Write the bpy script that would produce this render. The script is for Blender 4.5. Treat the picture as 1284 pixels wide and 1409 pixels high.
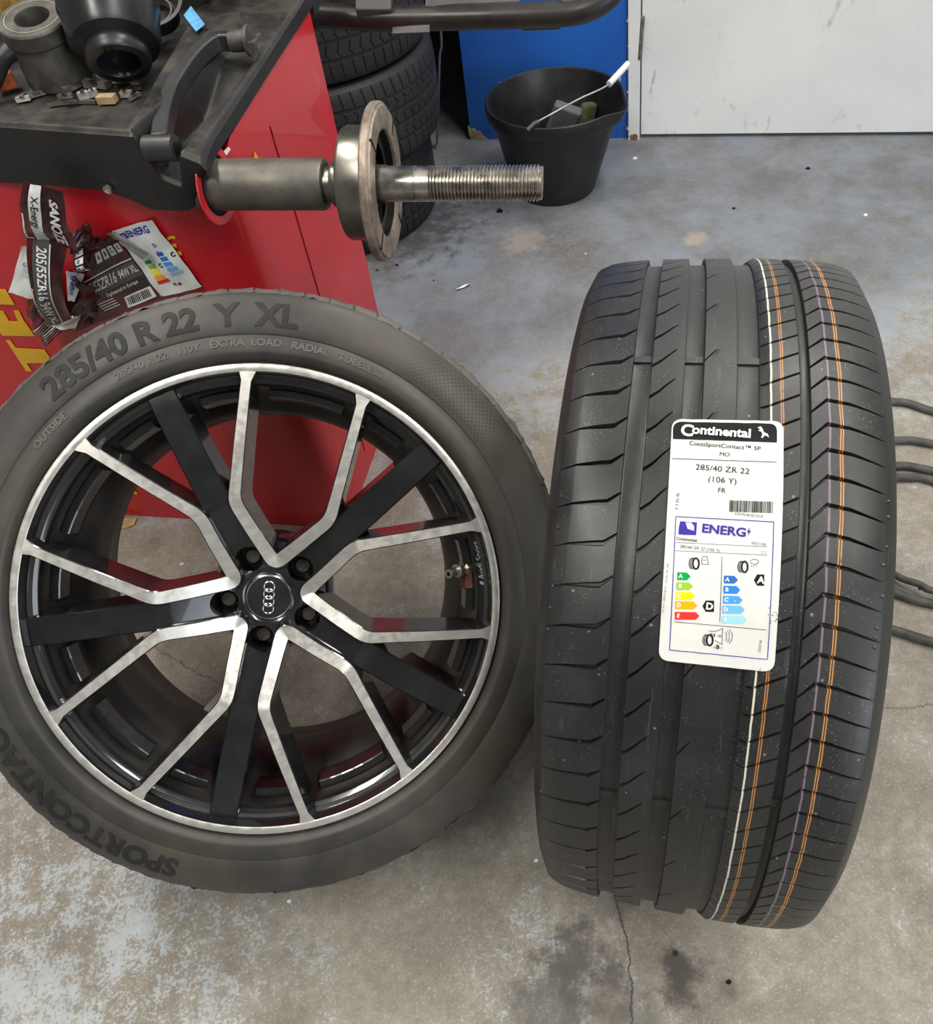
import bpy, bmesh, math, random
import numpy as np
from mathutils import Matrix, Vector
for o in list(bpy.data.objects): bpy.data.objects.remove(o)
S = bpy.context.scene; COL = S.collection
random.seed(7); rng = np.random.default_rng(7)
PI = math.pi; rad = math.radians

# ------------------------------------------------------------------ camera
PITCH, ROLL, CAMH, FPX = 0.88656, -0.15574, 1.24939, 1054.53
def rotx(a): c, s = math.cos(a), math.sin(a); return np.array([[1, 0, 0], [0, c, -s], [0, s, c]])
def roty(a): c, s = math.cos(a), math.sin(a); return np.array([[c, 0, s], [0, 1, 0], [-s, 0, c]])
def rotz(a): c, s = math.cos(a), math.sin(a); return np.array([[c, -s, 0], [s, c, 0], [0, 0, 1]])
RC = rotx(PI / 2 - PITCH) @ rotz(ROLL); CC = np.array([0, 0, CAMH])
cd = bpy.data.cameras.new('camera'); cam = bpy.data.objects.new('camera', cd); COL.objects.link(cam)
cd.sensor_fit = 'HORIZONTAL'; cd.sensor_width = 36; cd.lens = 36 * FPX / 1284; cd.clip_start = .02
M = Matrix(RC.tolist()).to_4x4(); M.translation = CC; cam.matrix_world = M
S.camera = cam
# survey helpers: where a sight line of the photograph meets a real plane of the room
def ray(u, v): d = RC @ np.array([(u - 642) / FPX, -(v - 704.5) / FPX, -1.]); return d / np.linalg.norm(d)
def fl(u, v, z=0.): d = ray(u, v); return CC + d * ((z - CC[2]) / d[2])
def pl(u, v, P, n): d = ray(u, v); n = np.array(n, float); return CC + d * (((np.array(P, float) - CC) @ n) / (d @ n))

# ------------------------------------------------------------------ light
w = bpy.data.worlds.new('World'); S.world = w; w.use_nodes = True
bg = w.node_tree.nodes['Background']; bg.inputs[0].default_value = (.80, .84, .88, 1); bg.inputs[1].default_value = .8
S.view_settings.view_transform = 'Standard'; S.view_settings.look = 'None'
S.view_settings.gamma = 1; S.view_settings.use_curve_mapping = False; S.view_settings.exposure = 0.22
def area(name, loc, target, sx, sy, power, col):
    l = bpy.data.lights.new(name, 'AREA'); l.shape = 'RECTANGLE'; l.size = sx; l.size_y = sy; l.energy = power; l.color = col
    o = bpy.data.objects.new(name, l); COL.objects.link(o); o.location = loc
    o.rotation_euler = (Vector(target) - Vector(loc)).to_track_quat('-Z', 'Y').to_euler(); return o
for lx, ly, pw in ((-1.15, -.4, 46), (-1.15, 1.7, 46), (1.15, -.4, 40), (1.15, 1.7, 46)):      # the workshop's fluorescent battens
    area('ceiling_lamp', (lx, ly, 3.2), (lx, ly, 0), .30, 1.5, pw, (1, .965, .90))
area('doorway_daylight', (2.6, -2.9, 1.35), (.6, .8, .3), 2.2, 2.3, 55, (.86, .93, 1))

# ------------------------------------------------------------------ node helpers
class NT:
    def __init__(s, name, coord='Object'):
        s.m = bpy.data.materials.new(name); s.m.use_nodes = True; s.t = s.m.node_tree; s.b = s.t.nodes['Principled BSDF']
        s.tc = s.t.nodes.new('ShaderNodeTexCoord').outputs[coord]
    def n(s, ty): return s.t.nodes.new(ty)
    def put(s, sock, v):
        if v is None: return
        if hasattr(v, 'is_linked') or isinstance(v, bpy.types.NodeSocket): s.t.links.new(v, sock)
        else:
            if isinstance(v, tuple) and len(v) == 3 and sock.type == 'RGBA': v = (*v, 1)
            sock.default_value = v
    def noise(s, scale, detail=4, rough=.6, vec=None, dist=0., color=False):
        k = s.n('ShaderNodeTexNoise'); s.put(k.inputs['Vector'], vec or s.tc); s.put(k.inputs['Scale'], scale)
        k.inputs['Detail'].default_value = detail; k.inputs['Roughness'].default_value = rough; k.inputs['Distortion'].default_value = dist
        return k.outputs['Color'] if color else k.outputs['Fac']
    def vor(s, scale, vec=None, feat='F1', out='Distance'):
        k = s.n('ShaderNodeTexVoronoi'); k.feature = feat; s.put(k.inputs['Vector'], vec or s.tc); s.put(k.inputs['Scale'], scale); return k.outputs[out]
    def math(s, op, a, b=None, c=None):
        k = s.n('ShaderNodeMath'); k.operation = op
        for i, v in enumerate((a, b, c)): s.put(k.inputs[i], v)
        return k.outputs[0]
    def step(s, v, lo, hi, a=0., b=1.):
        k = s.n('ShaderNodeMapRange'); k.interpolation_type = 'SMOOTHSTEP'; s.put(k.inputs[0], v)
        for i, q in enumerate((lo, hi, a, b)): s.put(k.inputs[i + 1], q)
        return k.outputs[0]
    def mix(s, f, a, b, mode='MIX'):
        k = s.n('ShaderNodeMix'); k.data_type = 'RGBA'; k.blend_type = mode; s.put(k.inputs[0], f); s.put(k.inputs[6], a); s.put(k.inputs[7], b); return k.outputs[2]
    def xyz(s, v=None):
        k = s.n('ShaderNodeSeparateXYZ'); s.put(k.inputs[0], v or s.tc); return k.outputs
    def comb(s, x, y, z):
        k = s.n('ShaderNodeCombineXYZ')
        for i, v in enumerate((x, y, z)): s.put(k.inputs[i], v)
        return k.outputs[0]
    def vscale(s, v, sc):
        k = s.n('ShaderNodeVectorMath'); k.operation = 'MULTIPLY'; s.put(k.inputs[0], v); k.inputs[1].default_value = sc; return k.outputs[0]
    def vsub(s, v, p):
        k = s.n('ShaderNodeVectorMath'); k.operation = 'SUBTRACT'; s.put(k.inputs[0], v); k.inputs[1].default_value = p; return k.outputs[0]
    def vlen(s, v):
        k = s.n('ShaderNodeVectorMath'); k.operation = 'LENGTH'; s.put(k.inputs[0], v); return k.outputs['Value']
    def out(s, col=None, rough=None, metal=None, bump=None, bs=.3, bd=.002, coat=None, spec=None):
        s.put(s.b.inputs['Base Color'], col); s.put(s.b.inputs['Roughness'], rough); s.put(s.b.inputs['Metallic'], metal)
        s.put(s.b.inputs['Coat Weight'], coat); s.put(s.b.inputs['Specular IOR Level'], spec)
        if bump is not None:
            k = s.n('ShaderNodeBump'); k.inputs['Strength'].default_value = bs; k.inputs['Distance'].default_value = bd
            s.put(k.inputs['Height'], bump); s.t.links.new(k.outputs[0], s.b.inputs['Normal'])
        return s.m
def plain(name, col, rough=.5, metal=0., var=.15, scale=30, bs=.0, coat=None, spec=None):
    t = NT(name); f = t.noise(scale, 4)
    dark = tuple(c * (1 - var) for c in col); lite = tuple(min(1, c * (1 + var)) for c in col)
    r = t.step(t.noise(scale * .7, 3), .3, .7, max(0, rough - .07), min(1, rough + .07))
    return t.out(t.mix(t.step(f, .3, .7), dark, lite), r, metal, f if bs else None, bs, .001, coat, spec)

# ------------------------------------------------------------------ object helpers
def obj(name, mesh, parent=None, mats=None, label=None, cat=None, group=None, kind=None, mw=None, smooth=None):
    if isinstance(mesh, MB): mesh = mesh.mesh(name)
    o = bpy.data.objects.new(name, mesh); COL.objects.link(o)
    if mats:
        for m in (mats if isinstance(mats, (list, tuple)) else [mats]): mesh.materials.append(m)
    if parent is not None: o.parent = parent
    if mw is not None: o.matrix_local = Matrix(mw)
    if label: o['label'] = label
    if cat: o['category'] = cat
    if group: o['group'] = group
    if kind: o['kind'] = kind
    if smooth is not None and mesh:
        mesh.shade_smooth(); mesh.set_sharp_from_angle(angle=rad(smooth))
    return o
def empty(name, loc, label, cat, group=None):
    o = bpy.data.objects.new(name, None); COL.objects.link(o); o.location = loc; o.empty_display_size = .05
    o['label'] = label; o['category'] = cat
    if group: o['group'] = group
    return o
def bevel(o, wd=.002, seg=2, ang=35):
    m = o.modifiers.new('bevel', 'BEVEL'); m.width = wd; m.segments = seg; m.limit_method = 'ANGLE'; m.angle_limit = rad(ang); return o
class MB:
    def __init__(s): s.v = []; s.f = []; s.mi = []
    def add(s, vs, fs, mi=0):
        b = len(s.v); s.v += [tuple(map(float, q)) for q in vs]; s.f += [tuple(i + b for i in f) for f in fs]; s.mi += [mi] * len(fs); return s
    def xf(s, fn): s.v = [tuple(map(float, fn(np.array(q)))) for q in s.v]; return s
    def mesh(s, name):
        m = bpy.data.meshes.new(name); m.from_pydata(s.v, [], s.f); m.polygons.foreach_set('material_index', s.mi)
        bm = bmesh.new(); bm.from_mesh(m); bmesh.ops.recalc_face_normals(bm, faces=bm.faces); bm.to_mesh(m); bm.free(); m.update(); return m
    def merge(s, o, mi=None):
        b = len(s.v); s.v += o.v; s.f += [tuple(i + b for i in f) for f in o.f]; s.mi += o.mi if mi is None else [mi] * len(o.f); return s
    def box(s, c, d, rot=None, mi=0):
        c = np.array(c, float); vs = []
        for x in (-.5, .5):
            for y in (-.5, .5):
                for z in (-.5, .5):
                    q = np.array([x * d[0], y * d[1], z * d[2]]); vs.append(c + (rot @ q if rot is not None else q))
        return s.add(vs, [(0, 1, 3, 2), (4, 6, 7, 5), (0, 4, 5, 1), (2, 3, 7, 6), (0, 2, 6, 4), (1, 5, 7, 3)], mi)
    def lathe(s, prof, n=64, mi=0, cap0=False, cap1=False, axis='x', loop=False, a0=0, a1=2 * PI):
        vs, fs = [], []; full = abs(a1 - a0 - 2 * PI) < 1e-6; m = n if full else n + 1
        for (x, r) in prof:
            for k in range(m):
                a = a0 + (a1 - a0) * k / n; c, q = r * math.cos(a), r * math.sin(a)
                vs.append((x, c, q) if axis == 'x' else (c, q, x))
        L = len(prof)
        for i in range(L if loop else L - 1):
            j = (i + 1) % L
            for k in range(n):
                k2 = (k + 1) % m; fs.append((i * m + k, i * m + k2, j * m + k2, j * m + k))
        if cap0: fs.append(tuple(range(m)))
        if cap1: fs.append(tuple((L - 1) * m + k for k in range(m)))
        return s.add(vs, fs, mi)
    def tube(s, pts, r, n=10, mi=0, cap=True):
        pts = [np.array(p, float) for p in pts]; rs = r if isinstance(r, (list, tuple)) else [r] * len(pts)
        vs, fs = [], []; up = None
        for i, p in enumerate(pts):
            t = pts[min(i + 1, len(pts) - 1)] - pts[max(i - 1, 0)]; t = t / np.linalg.norm(t)
            if up is None:
                up = np.cross(t, [0, 0, 1.]) if abs(t[2]) < .9 else np.cross(t, [1., 0, 0])
            up = up - t * (up @ t); up /= np.linalg.norm(up); q = np.cross(t, up)
            for k in range(n):
                a = 2 * PI * k / n; vs.append(p + rs[i] * (math.cos(a) * up + math.sin(a) * q))
        for i in range(len(pts) - 1):
            for k in range(n): fs.append((i * n + k, i * n + (k + 1) % n, (i + 1) * n + (k + 1) % n, (i + 1) * n + k))
        if cap: fs += [tuple(range(n)), tuple((len(pts) - 1) * n + k for k in range(n))]
        return s.add(vs, fs, mi)
    def prism(s, bot, top, mi=0, mit=None):
        n = len(bot); s.add(list(bot) + list(top), [(k, (k + 1) % n, n + (k + 1) % n, n + k) for k in range(n)] + [tuple(range(n))], mi)
        b = len(s.v) - n; s.f.append(tuple(b + k for k in range(n))); s.mi.append(mi if mit is None else mit); return s
    def grid(s, P, mi=0):     # P: array (I, J, 3)
        I, J, _ = P.shape
        return s.add(P.reshape(-1, 3).tolist(), [(i * J + j, i * J + j + 1, (i + 1) * J + j + 1, (i + 1) * J + j) for i in range(I - 1) for j in range(J - 1)], mi)
def spline(pts, n=8):
    P = [np.array(p, float) for p in pts]; P = [2 * P[0] - P[1]] + P + [2 * P[-1] - P[-2]]; out = []
    for i in range(1, len(P) - 2):
        for k in range(n):
            t = k / n; a, b, c, d = P[i - 1], P[i], P[i + 1], P[i + 2]
            out.append(.5 * ((2 * b) + (c - a) * t + (2 * a - 5 * b + 4 * c - d) * t * t + (3 * b - a - 3 * c + d) * t ** 3))
    out.append(P[-2]); return out
def text_mb(body, size, extrude=0., bold=0., align='CENTER', shear=0., xs=1.):
    c = bpy.data.curves.new('t', 'FONT'); c.body = body; c.size = size; c.extrude = extrude; c.offset = bold; c.align_x = align; c.align_y = 'CENTER'
    c.shear = shear; c.resolution_u = 3
    o = bpy.data.objects.new('t', c); me = bpy.data.meshes.new_from_object(o)
    mb = MB(); mb.add([(v.co.x * xs, v.co.y, v.co.z) for v in me.vertices], [tuple(p.vertices) for p in me.polygons])
    bpy.data.objects.remove(o); bpy.data.curves.remove(c); bpy.data.meshes.remove(me); return mb
def mat4(R3, t): m = np.eye(4); m[:3, :3] = R3; m[:3, 3] = t; return m.tolist()
def frame(x, y=None):   # rotation whose first column is x
    x = np.array(x, float); x /= np.linalg.norm(x); y = np.array(y if y is not None else (0, 0, 1.), float)
    y = y - x * (x @ y); y /= np.linalg.norm(y); return np.stack([x, y, np.cross(x, y)], 1)

# ------------------------------------------------------------------ materials
def m_floor():
    t = NT('worn_painted_concrete'); x, y, z = t.xyz()
    big = t.noise(1.7, 5, .6); mid = t.noise(7, 6, .65); fine = t.noise(60, 5, .7); vf = t.noise(260, 3, .7)
    conc = t.mix(t.step(mid, .32, .68), (.25, .222, .178), (.39, .355, .295))
    conc = t.mix(t.step(fine, .35, .7), t.mix(.45, conc, (.15, .135, .115)), conc)
    conc = t.mix(t.math('MULTIPLY', t.step(vf, .52, .70), .5), conc, (.52, .50, .46))
    # blue grey paint: whole far floor, flaking islands close by
    far = t.step(t.math('ADD', y, t.math('MULTIPLY', t.math('SUBTRACT', big, .5), 1.2)), .75, 1.75)
    left = t.math('MULTIPLY', t.step(x, -.22, -.60), t.step(y, .85, .3))
    mid2 = t.math('MULTIPLY', t.step(t.vlen(t.vsub(t.tc, (.0, .15, 0))), .22, .03), .38)
    bias = t.math('ADD', t.math('MULTIPLY', far, .27), t.math('ADD', t.math('MULTIPLY', left, .15), t.math('MULTIPLY', mid2, .25)))
    pm = t.math('ADD', t.math('ADD', t.math('MULTIPLY', mid, .5), t.math('MULTIPLY', t.noise(28, 6, .75), .5)), bias)
    flake = t.math('ADD', pm, t.math('MULTIPLY', t.math('SUBTRACT', t.noise(170, 5, .75), .5), .85))
    pmask = t.step(flake, .60, .70)
    paint = t.mix(t.step(t.noise(4, 6, .7), .35, .65), (.120, .125, .135), (.195, .225, .275))
    paint = t.mix(t.math('MULTIPLY', t.step(fine, .45, .7), .4), paint, (.22, .20, .19))
    near_p = t.mix(.85, paint, (.50, .56, .60))
    paint = t.mix(far, near_p, paint)
    col = t.mix(t.math('MULTIPLY', pmask, t.step(far, 0., 1., .72, .9)), conc, paint)
    # grime away from the tread of feet, oil stains and other tinted spots
    grime = t.math('MULTIPLY', t.step(t.noise(2.3, 5, .7), .50, .68), .4)
    col = t.mix(grime, col, t.mix(.75, col, (.07, .06, .055)))
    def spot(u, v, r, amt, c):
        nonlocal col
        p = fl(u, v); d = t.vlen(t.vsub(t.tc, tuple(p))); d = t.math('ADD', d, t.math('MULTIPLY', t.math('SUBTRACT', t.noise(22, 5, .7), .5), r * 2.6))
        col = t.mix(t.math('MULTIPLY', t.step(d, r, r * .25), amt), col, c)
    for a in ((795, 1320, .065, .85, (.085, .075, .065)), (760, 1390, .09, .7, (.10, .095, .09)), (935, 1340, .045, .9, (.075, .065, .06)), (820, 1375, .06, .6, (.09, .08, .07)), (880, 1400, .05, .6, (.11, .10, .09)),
              (1005, 1365, .018, .5, (.12, .09, .085)), (660, 1090, .1, .45, (.13, .12, .10)), (930, 1310, .006, 1, (.02, .02, .02)), (720, 330, .09, .4, (.4, .33, .25)), (955, 330, .05, .6, (.42, .33, .24)), (540, 300, .35, .75, (.05, .05, .055)),  # the wide near-black spot paints in shade round the used tyre stack
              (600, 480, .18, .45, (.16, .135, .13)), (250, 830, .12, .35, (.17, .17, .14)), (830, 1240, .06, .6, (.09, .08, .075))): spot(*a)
    # cracks
    def crack(p0, p1, wd, amt):
        nonlocal col
        a, b = fl(*p0), fl(*p1); d = (b - a)[:2]; L = float(np.linalg.norm(d)); d /= L
        wob = t.math('MULTIPLY', t.math('SUBTRACT', t.noise(9, 6, .7), .5), .05)
        px = t.math('SUBTRACT', x, float(a[0])); py = t.math('SUBTRACT', y, float(a[1]))
        al = t.math('ADD', t.math('MULTIPLY', px, float(d[0])), t.math('MULTIPLY', py, float(d[1])))
        ac = t.math('ADD', t.math('ADD', t.math('MULTIPLY', px, float(-d[1])), t.math('MULTIPLY', py, float(d[0]))), wob)
        k = t.math('MULTIPLY', t.step(t.math('ABSOLUTE', ac), wd, wd * .3), t.math('MULTIPLY', t.step(al, -.02, .02), t.step(al, L + .02, L - .02)))
        col = t.mix(t.math('MULTIPLY', k, amt), col, (.05, .045, .04))
    crack((848, 1215), (872, 1420), .0024, .85); crack((200, 885), (300, 940), .0018, .7); crack((1190, 975), (1400, 968), .0016, .6); crack((640, 430), (560, 620), .0012, .4)
    h = t.math('ADD', t.math('MULTIPLY', fine, .5), t.math('ADD', t.math('MULTIPLY', vf, .35), t.math('MULTIPLY', pmask, .35)))
    return t.out(col, t.step(pmask, 0, 1, .72, .5), 0, h, .35, .0016, spec=.35)
def m_rubber(name, base=.022, dusty=.0, dust=(.12, .11, .10), rough=.5, specks=False, stripes=False, patch=False):
    t = NT(name); x, y, z = t.xyz()
    f = t.noise(9, 5, .65); g = t.noise(70, 4, .7)
    col = t.mix(t.step(f, .35, .7), (base, base * 1.0, base * 1.03), (base * 1.7, base * 1.68, base * 1.66))
    if dusty: col = t.mix(t.math('MULTIPLY', t.step(t.noise(5, 6, .7), .30, .72), dusty), col, dust)
    if patch:       # fine stippled patches moulded into the outer shoulder of the sidewall
        r = t.math('SQRT', t.math('ADD', t.math('MULTIPLY', y, y), t.math('MULTIPLY', z, z))); an = t.math('ARCTAN2', z, y)
        ck = t.math('MULTIPLY', t.math('SINE', t.math('MULTIPLY', an, 330)), t.math('SINE', t.math('MULTIPLY', r, 950)))
        m1 = t.math('MULTIPLY', t.step(an, .36, .44), t.step(an, .86, .72)); m2 = t.math('MULTIPLY', t.step(an, 2.3, 2.42), t.step(an, 2.95, 2.85))
        mm = t.math('MULTIPLY', t.math('ADD', m1, m2), t.math('MULTIPLY', t.step(r, .333, .337), t.step(r, .376, .371)))
        col = t.mix(t.math('MULTIPLY', t.math('MULTIPLY', mm, t.step(ck, .1, .3)), .6), col, (.012, .012, .012))
    if specks:
        v = t.vor(420); m = t.math('MULTIPLY', t.step(v, .17, .09), t.step(t.noise(16, 4, .8), .47, .62))
        col = t.mix(t.math('MULTIPLY', m, .85), col, (.36, .37, .37))
        v2 = t.vor(75); m2 = t.math('MULTIPLY', t.step(v2, .12, .06), t.step(t.noise(31, 2), .56, .6)); col = t.mix(t.math('MULTIPLY', m2, .4), col, (.4, .41, .42))
        scuff = t.step(t.noise(40, 3, .6, vec=t.vscale(t.tc, (6, .6, .6))), .62, .75); col = t.mix(t.math('MULTIPLY', scuff, .12), col, (.25, .25, .26))
    if stripes:     # chalk lines printed round the new tread
        wob = t.math('MULTIPLY', t.math('SUBTRACT', t.noise(26, 2), .5), .0022)
        xx = t.math('ADD', x, wob)
        def line(c, hw, colr, amt=1., nz=None):
            nonlocal col
            k = t.step(t.math('ABSOLUTE', t.math('SUBTRACT', xx, c)), hw, hw * .6); k = t.math('MULTIPLY', k, amt)
            k = t.math('MULTIPLY', k, t.step(t.noise(120, 3), .22, .40))
            col = t.mix(k, col, colr)
        line(.0388, .0010, (.60, .60, .50)); line(.0467, .00055, (.44, .19, .05), .9); line(.0484, .00055, (.44, .19, .05), .9); line(.0845, .0010, (.22, .16, .22), .75)
        line(.0927, .0006, (.50, .22, .06), .9); line(.0946, .0006, (.50, .22, .06), .9)
    return t.out(col, t.step(f, .3, .7, rough - .06, rough + .1), 0, g, .12, .0006, spec=.45)
MFLOOR = m_floor()
RUB_NEW = m_rubber('new_rubber', .015, .0, rough=.40, specks=True, stripes=True)
RUB_SIDE = m_rubber('new_sidewall_rubber', .016, .15, rough=.45)
RUB_OLD = m_rubber('dusty_sidewall_rubber', .020, .85, (.070, .060, .046), rough=.46, patch=True)
RUB_TREAD_OLD = m_rubber('worn_tread_rubber', .04, .9, (.15, .14, .125), rough=.75)
RUB_LETTER = plain('letter_rubber', (.018, .018, .017), .6, var=.2, spec=.3)
RUB_LETTER2 = plain('dusty_letter_rubber', (.085, .08, .07), .6, var=.2)
RUB_DARK = m_rubber('used_rubber', .010, .25, (.03, .03, .032), rough=.62)
def m_machined():
    t = NT('machined_aluminium'); f = t.noise(40, 4, .6, vec=t.vscale(t.tc, (1, 1, 14))); g = t.noise(90, 3)
    return t.out(t.mix(t.step(f, .3, .7), (.66, .645, .60), (.76, .745, .70)), t.step(g, .3, .7, .28, .42), .8, f, .05, .0004)
MACH = m_machined()
GLOSSBLK = plain('gloss_black_paint', (.012, .0125, .0135), .16, var=.3, scale=18, coat=.6)
BRAKEBLK = plain('dusty_black_paint', (.014, .013, .0125), .36, var=.4, scale=25, coat=.2)
BARREL = plain('brake_dust_barrel', (.020, .018, .016), .42, var=.5, scale=12)
RUSTDUST = plain('brown_balance_residue', (.17, .055, .03), .7, var=.3, scale=60)
BOLT = plain('lug_bolt_steel', (.10, .088, .075), .45, .7, var=.3, scale=120)
CHROME = plain('bright_chrome', (.82, .82, .82), .15, 1., var=.05)
BRASS = plain('nickel_valve', (.62, .58, .50), .3, .9, var=.2, scale=150)
INKGREY = plain('faded_ink', (.09, .09, .095), .6, var=.1, spec=.15)
GREYTXT = plain('grey_print', (.30, .31, .33), .5, var=.05)
RED = plain('red_cabinet_paint', (.56, .012, .022), .33, var=.07, scale=6, coat=.25)
YEL = plain('yellow_decal', (.78, .46, .012), .4, var=.08)
WHITEP = plain('white_print', (.78, .78, .78), .45, var=.05)
BLACKP = plain('black_print', (.008, .008, .009), .6, var=.1, spec=.15)
def m_tray():
    t = NT('dusty_black_plastic'); f = t.noise(7, 6, .7); g = t.noise(160, 3); k = t.n('ShaderNodeNewGeometry'); up = t.xyz(k.outputs['Normal'])[2]
    col = t.mix(t.step(f, .35, .65), (.009, .009, .0095), (.018, .0175, .0175))
    d = t.math('MULTIPLY', t.math('MULTIPLY', t.step(t.noise(11, 6, .75), .40, .66), t.step(up, .35, .95)), .38); col = t.mix(d, col, (.14, .115, .085))
    return t.out(col, t.step(f, .3, .7, .42, .6), 0, g, .25, .0006, spec=.4)
TRAY = m_tray()
BLKPLAST = plain('black_plastic', (.02, .02, .021), .45, var=.4, scale=14, bs=.1)
CASTIRON = plain('dusty_grey_steel', (.10, .093, .082), .55, .5, var=.35, scale=40, bs=.15)
CAPBLK = plain('satin_black_cup', (.018, .018, .02), .3, var=.3, scale=18)
def m_shaft():
    t = NT('oily_ground_steel'); f = t.noise(16, 5, .7); g = t.noise(120, 3)
    return t.out(t.mix(t.step(f, .35, .65), (.19, .18, .155), (.26, .25, .22)), t.step(f, .3, .7, .28, .36), .9, g, .05, .0004)
STEEL = m_shaft()
STEEL2 = plain('bright_thread_steel', (.46, .435, .39), .30, 1., var=.3, scale=60)
RUSTY = plain('worn_flange_steel', (.27, .215, .175), .5, .55, var=.4, scale=45, bs=.3)
SLEEVE = plain('brown_steel_sleeve', (.125, .115, .098), .52, .5, var=.3, scale=20)
LEAD = plain('zinc_weight', (.52, .51, .47), .5, .5, var=.35, scale=90)
LEADDK = plain('dull_lead_weight', (.17, .16, .14), .6, .3, var=.4, scale=70)
TAN = plain('tan_card', (.47, .33, .17), .8, var=.2, scale=60)
OCHRE = plain('ochre_foam', (.38, .22, .05), .9, var=.5, scale=50, bs=.6)
BLUETAPE = plain('light_blue_tape', (.10, .33, .58), .55, var=.25, scale=60)
ORANGE = plain('orange_plastic', (.5, .12, .03), .5, var=.4, scale=60)
def m_bluewall():
    t = NT('blue_wall_paint'); f = t.noise(3, 5); c = t.mix(t.step(f, .3, .7), (.012, .085, .38), (.018, .12, .47))
    v = t.vor(17); m = t.math('MULTIPLY', t.step(v, .065, .03), t.step(t.noise(9, 2), .52, .58)); c = t.mix(m, c, (.75, .8, .85))
    return t.out(c, .42, 0, t.noise(30, 3), .05, .002)
BLUEW = m_bluewall()
def m_door():
    t = NT('scuffed_white_paint'); f = t.noise(2.2, 5); c = t.mix(t.step(f, .3, .7), (.70, .715, .71), (.80, .81, .80))
    sc = t.noise(7, 6, .75, vec=t.vscale(t.tc, (2.2, 1, .9)), dist=1.2); c = t.mix(t.math('MULTIPLY', t.step(sc, .58, .72), .6), c, (.36, .37, .37))
    s2 = t.noise(26, 3, .7, vec=t.vscale(t.tc, (1, 1, .25))); c = t.mix(t.math('MULTIPLY', t.step(s2, .70, .76), .6), c, (.2, .2, .2))
    return t.out(c, .4, 0, t.noise(40, 3), .04, .002)
WHITED = m_door()
DARKW = plain('recess_shade_black', (.012, .013, .018), .8, var=.3, scale=5)  # near-black colour stands in for the shade of the recess
BAREW = plain('bare_board', (.33, .27, .17), .85, var=.4, scale=40, bs=.4)
HINGE = plain('dirty_hinge_steel', (.14, .135, .125), .5, .5, var=.6, scale=60)
def m_bucket():
    t = NT('scuffed_black_bucket'); f = t.noise(9, 5, .7); c = t.mix(t.step(f, .35, .7), (.007, .007, .008), (.016, .016, .018))
    sc = t.step(t.noise(24, 5, .75, vec=t.vscale(t.tc, (1, 1, .6))), .62, .74); c = t.mix(t.math('MULTIPLY', sc, .35), c, (.10, .10, .105))
    return t.out(c, t.step(f, .3, .7, .35, .5), 0, f, .1, .001)
BUCKET = m_bucket()
GREYBLK = plain('grey_block', (.095, .108, .112), .7, var=.15)
SPONGE = plain('grimy_sponge', (.085, .08, .04), .9, var=.4, scale=70, bs=.4)
WIRE = plain('galvanised_wire', (.45, .44, .42), .4, .6, var=.2)
WHITEPL = plain('white_plastic', (.74, .74, .72), .4, var=.08)
CABLE = plain('grey_cable', (.10, .10, .105), .5, var=.2)
HOSE = plain('dusty_black_hose', (.06, .058, .054), .6, var=.4, scale=40)
PIPE = plain('dusty_black_tube', (.022, .019, .018), .35, var=.5, scale=12)
BRKT = plain('grey_brown_bracket', (.06, .055, .05), .5, var=.3, scale=20)
def m_paper(name, col, rough=.35): return plain(name, col, rough, var=.05, scale=25)
PAPER = m_paper('white_label_film', (.66, .66, .625)); PAPER2 = m_paper('silvery_label_film', (.72, .75, .74))
def m_maroon():
    t = NT('maroon_label_film'); f = t.noise(14, 4); return t.out(t.mix(t.step(f, .38, .66), (.020, .005, .006), (.13, .014, .017)), .26, 0, t.noise(30, 4), .3, .002)
MAROON = m_maroon()
DKBAND = plain('dark_grey_band', (.07, .072, .072), .3, var=.1)
COLS = {k: plain('print_' + k, c, .6, var=.03, spec=.15) for k, c in dict(green=(.0, .33, .07), lime=(.28, .52, .03), yellow=(.9, .78, .0), orange=(.9, .38, .0), red=(.72, .03, .03),
        blue_a=(.02, .13, .45), blue_b=(.02, .2, .62), blue_c=(.06, .30, .72), blue_d=(.14, .42, .78), blue_e=(.30, .60, .82), indigo=(.04, .03, .30), pale_violet=(.6, .5, .72)).items()}

# ------------------------------------------------------------------ setting
WD = fl(881, 190); WE = fl(1284, 187); wdir = (WE - WD) / np.linalg.norm(WE - WD); wnor = np.array([-wdir[1], wdir[0], 0])   # into the wall
def wallp(u, v, off=0.): return pl(u, v, WD + wnor * off, wnor)
def wp(t, d, z): return WD + wdir * t + wnor * d + np.array([0, 0, z])
floor = obj('floor', MB().add([(-6, -4, 0), (6, -4, 0), (6, 7, 0), (-6, 7, 0)], [(0, 1, 2, 3)]), mats=MFLOOR, kind='structure', label='worn grey painted concrete floor with cracks and oil stains')
def slab(name, t0, t1, z0, z1, d0, d1, mat, tb=None, **k):
    b = [wp(t0, d0, z0), wp(t1, d0, z0), wp(t1, d1, z0), wp(t0, d1, z0)]; ta, tc = tb or (t0, t1)
    return obj(name, MB().prism(b, [wp(ta, d0, z1), wp(tc, d0, z1), wp(tc, d1, z1), wp(ta, d1, z1)]), mats=mat, **k)
t_of = lambda u, v: float((wallp(u, v) - WD) @ wdir)
zt = float(wallp(883, 0)[2]); lean = (t_of(883, 0) - t_of(881, 190)) / zt        # the old frame is a little out of plumb
HT = 3.3
tb0 = t_of(649, 195); lb = (t_of(626, 35) - tb0) / float(wallp(626, 35)[2])
tf0, tf1 = t_of(865, 192), t_of(880, 191)
slab('wall_back', tb0, tf0 - .002, 0, HT, 0, .05, BLUEW, (tb0 + lb * HT * .5, tf0 - .002 + lean * HT), kind='structure', label='bright blue painted wall panel behind the black bucket')
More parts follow.
